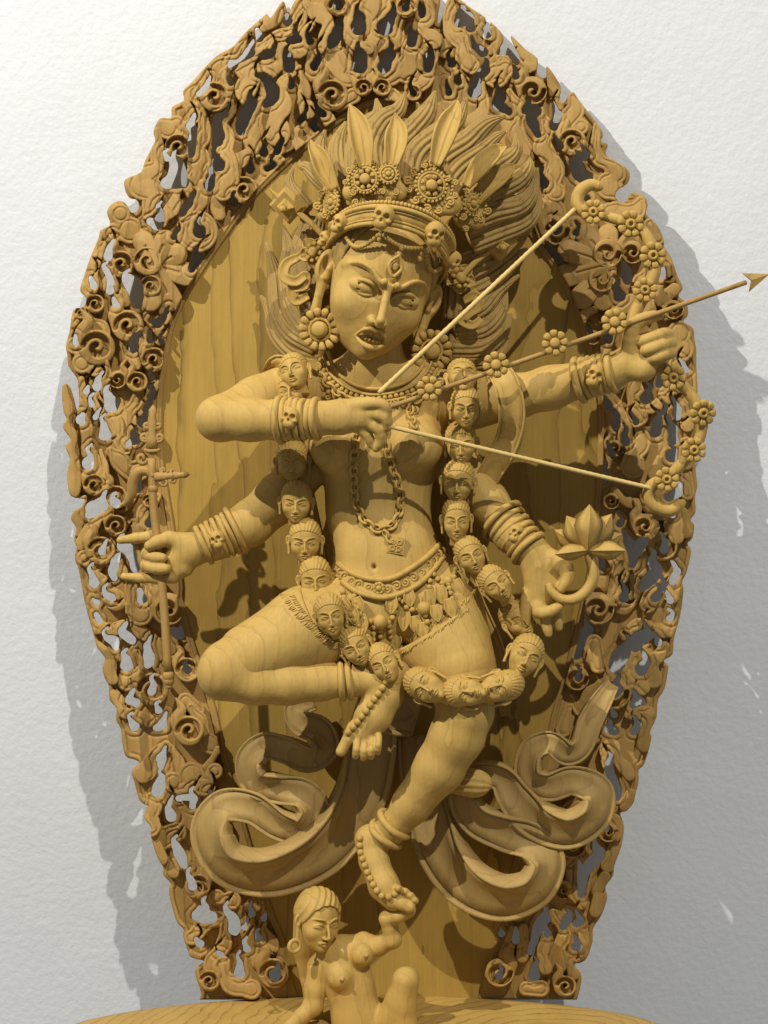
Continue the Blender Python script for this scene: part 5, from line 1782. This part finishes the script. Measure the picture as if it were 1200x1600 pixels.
lotus_petal((866, 828), 17, 140, 136, d0=150); lotus_petal((972, 834), 17, 140, 136, d0=150)
lotus_petal((885, 806), 20, 158, 152, d0=154); lotus_petal((956, 803), 20, 158, 152, d0=154)
lotus_petal((921, 788), 22, 178, 164, d0=162)
lotus_petal((867, 866), 13, 178, 180, base=(921, 859), d0=164); lotus_petal((978, 860), 15, 178, 180, base=(920, 860), d0=164)
mb = MB(); ball(mb, W(919, 862, 158), (9, 9, 6), 10, 6)
obj("calyx", mb.mesh("calyx"), M_BODY, lotus)

# ------------------------------------------------------------------ small woman seated below, bearing the foot on her palm
Q = Sculpt((-160, 60, -950), (75, 235, -515), 1.4)
def QT(pts, k=0, cut=False, inner=None, flat=1.0):
    Q.tube(tp(pts), k, cut, inner, flat)
def QE(px, py, d, r, k=0, cut=False):
    Q.ell(W(px, py, d), np.broadcast_to(np.asarray(r, float), (3,)) * (1 - d / D), k, cut)
QT([(535,1500,134,40),(548,1545,136,35),(558,1590,138,37),(566,1650,140,46)], 12, inner=12, flat=.72)
QT([(500,1508,132,17),(535,1492,134,20),(566,1474,134,17)], 12, inner=8)
QE(531,1527,158,(20,18,20),9); QE(566,1492,156,(17.5,16,17.5),9)
QE(535,1530,176,(3.4,4,3.4),1.5); QE(573,1493,172,(3.4,4,3.4),1.5)
QT([(512,1478,134,15),(528,1490,134,16)], 8)
QT([(498,1514,134,18),(492,1545,138,16.5),(489,1572,142,15),(470,1590,152,12),(452,1606,160,11)], 8, inner=6)
QT([(570,1476,134,17),(592,1478,142,14.5),(613,1468,150,14)], 8, inner=6)
QT([(613,1468,150,14),(609,1448,154,11.5),(605,1436,156,11)], 5, inner=5)
QT([(604,1435,156,12),(622,1431,164,11),(640,1424,168,9)], 5, inner=5, flat=1.1)
for x, y in ((642,1416),(645,1420),(643,1425),(638,1428)):
    QT([(626,1430,162,7),(x - 4,y + 3,166,5.5),(x,y,168,5)], 3)
QT([(590,1640,140,30),(625,1560,150,21),(634,1532,154,20)], 8, inner=8)
QT([(634,1532,154,20),(630,1570,152,19),(636,1640,150,20)], 6, inner=8)
face(Q, W(496, 1438, 150), rot(36, 2, 8), .37, stern=False)
seated = thing("seated_woman", "small carved woman at the bottom raising her palm under the dancer's foot", "statue", W(550, 1600, 150))
obj("body", Q.mesh("body"), M_BODY, seated)
QH = Sculpt((-170, 70, -790), (-35, 235, -515), 1.4)
QH.local(W(496, 1438, 150), rot(36, 2, 8), .37)
QH.ell((0, -12, 34), (90, 100, 96), wave=lambda x, y, z: 2.6 * np.sin((x * .8 - z * .35 + y * .2) * 0.30))
QH.ell((0, 88, -30), (88, 104, 112), 4, True)
QH.ell((0, 60, -110), (140, 120, 120), 4, True)
QH.unlocal()
for dx, rr in ((0, 17), (10, 12)):
    QH.tube(tp([(476 + dx,1430,124,rr),(474 + dx,1480,118,rr),(484 + dx,1530,112,rr * .8),(488 + dx,1580,112,rr * .6)]), 5, inner=5)
obj("hair", QH.mesh("hair"), M_BODY, seated)
HOOP = ringmesh(8.4, 3.4)
for side in (-1, 1):
    p = W(496, 1438, 150) + rot(36, 2, 8) @ (np.array([side * 92, 18, -78]) * .37) + np.array([side * 1.5, 3, -5])
    Rr = rot(30, 0, 0)
    obj("earring", HOOP, M_BODY, seated, frame(p, Rr[:, 0], Rr[:, 1], Rr[:, 2], 1.0))
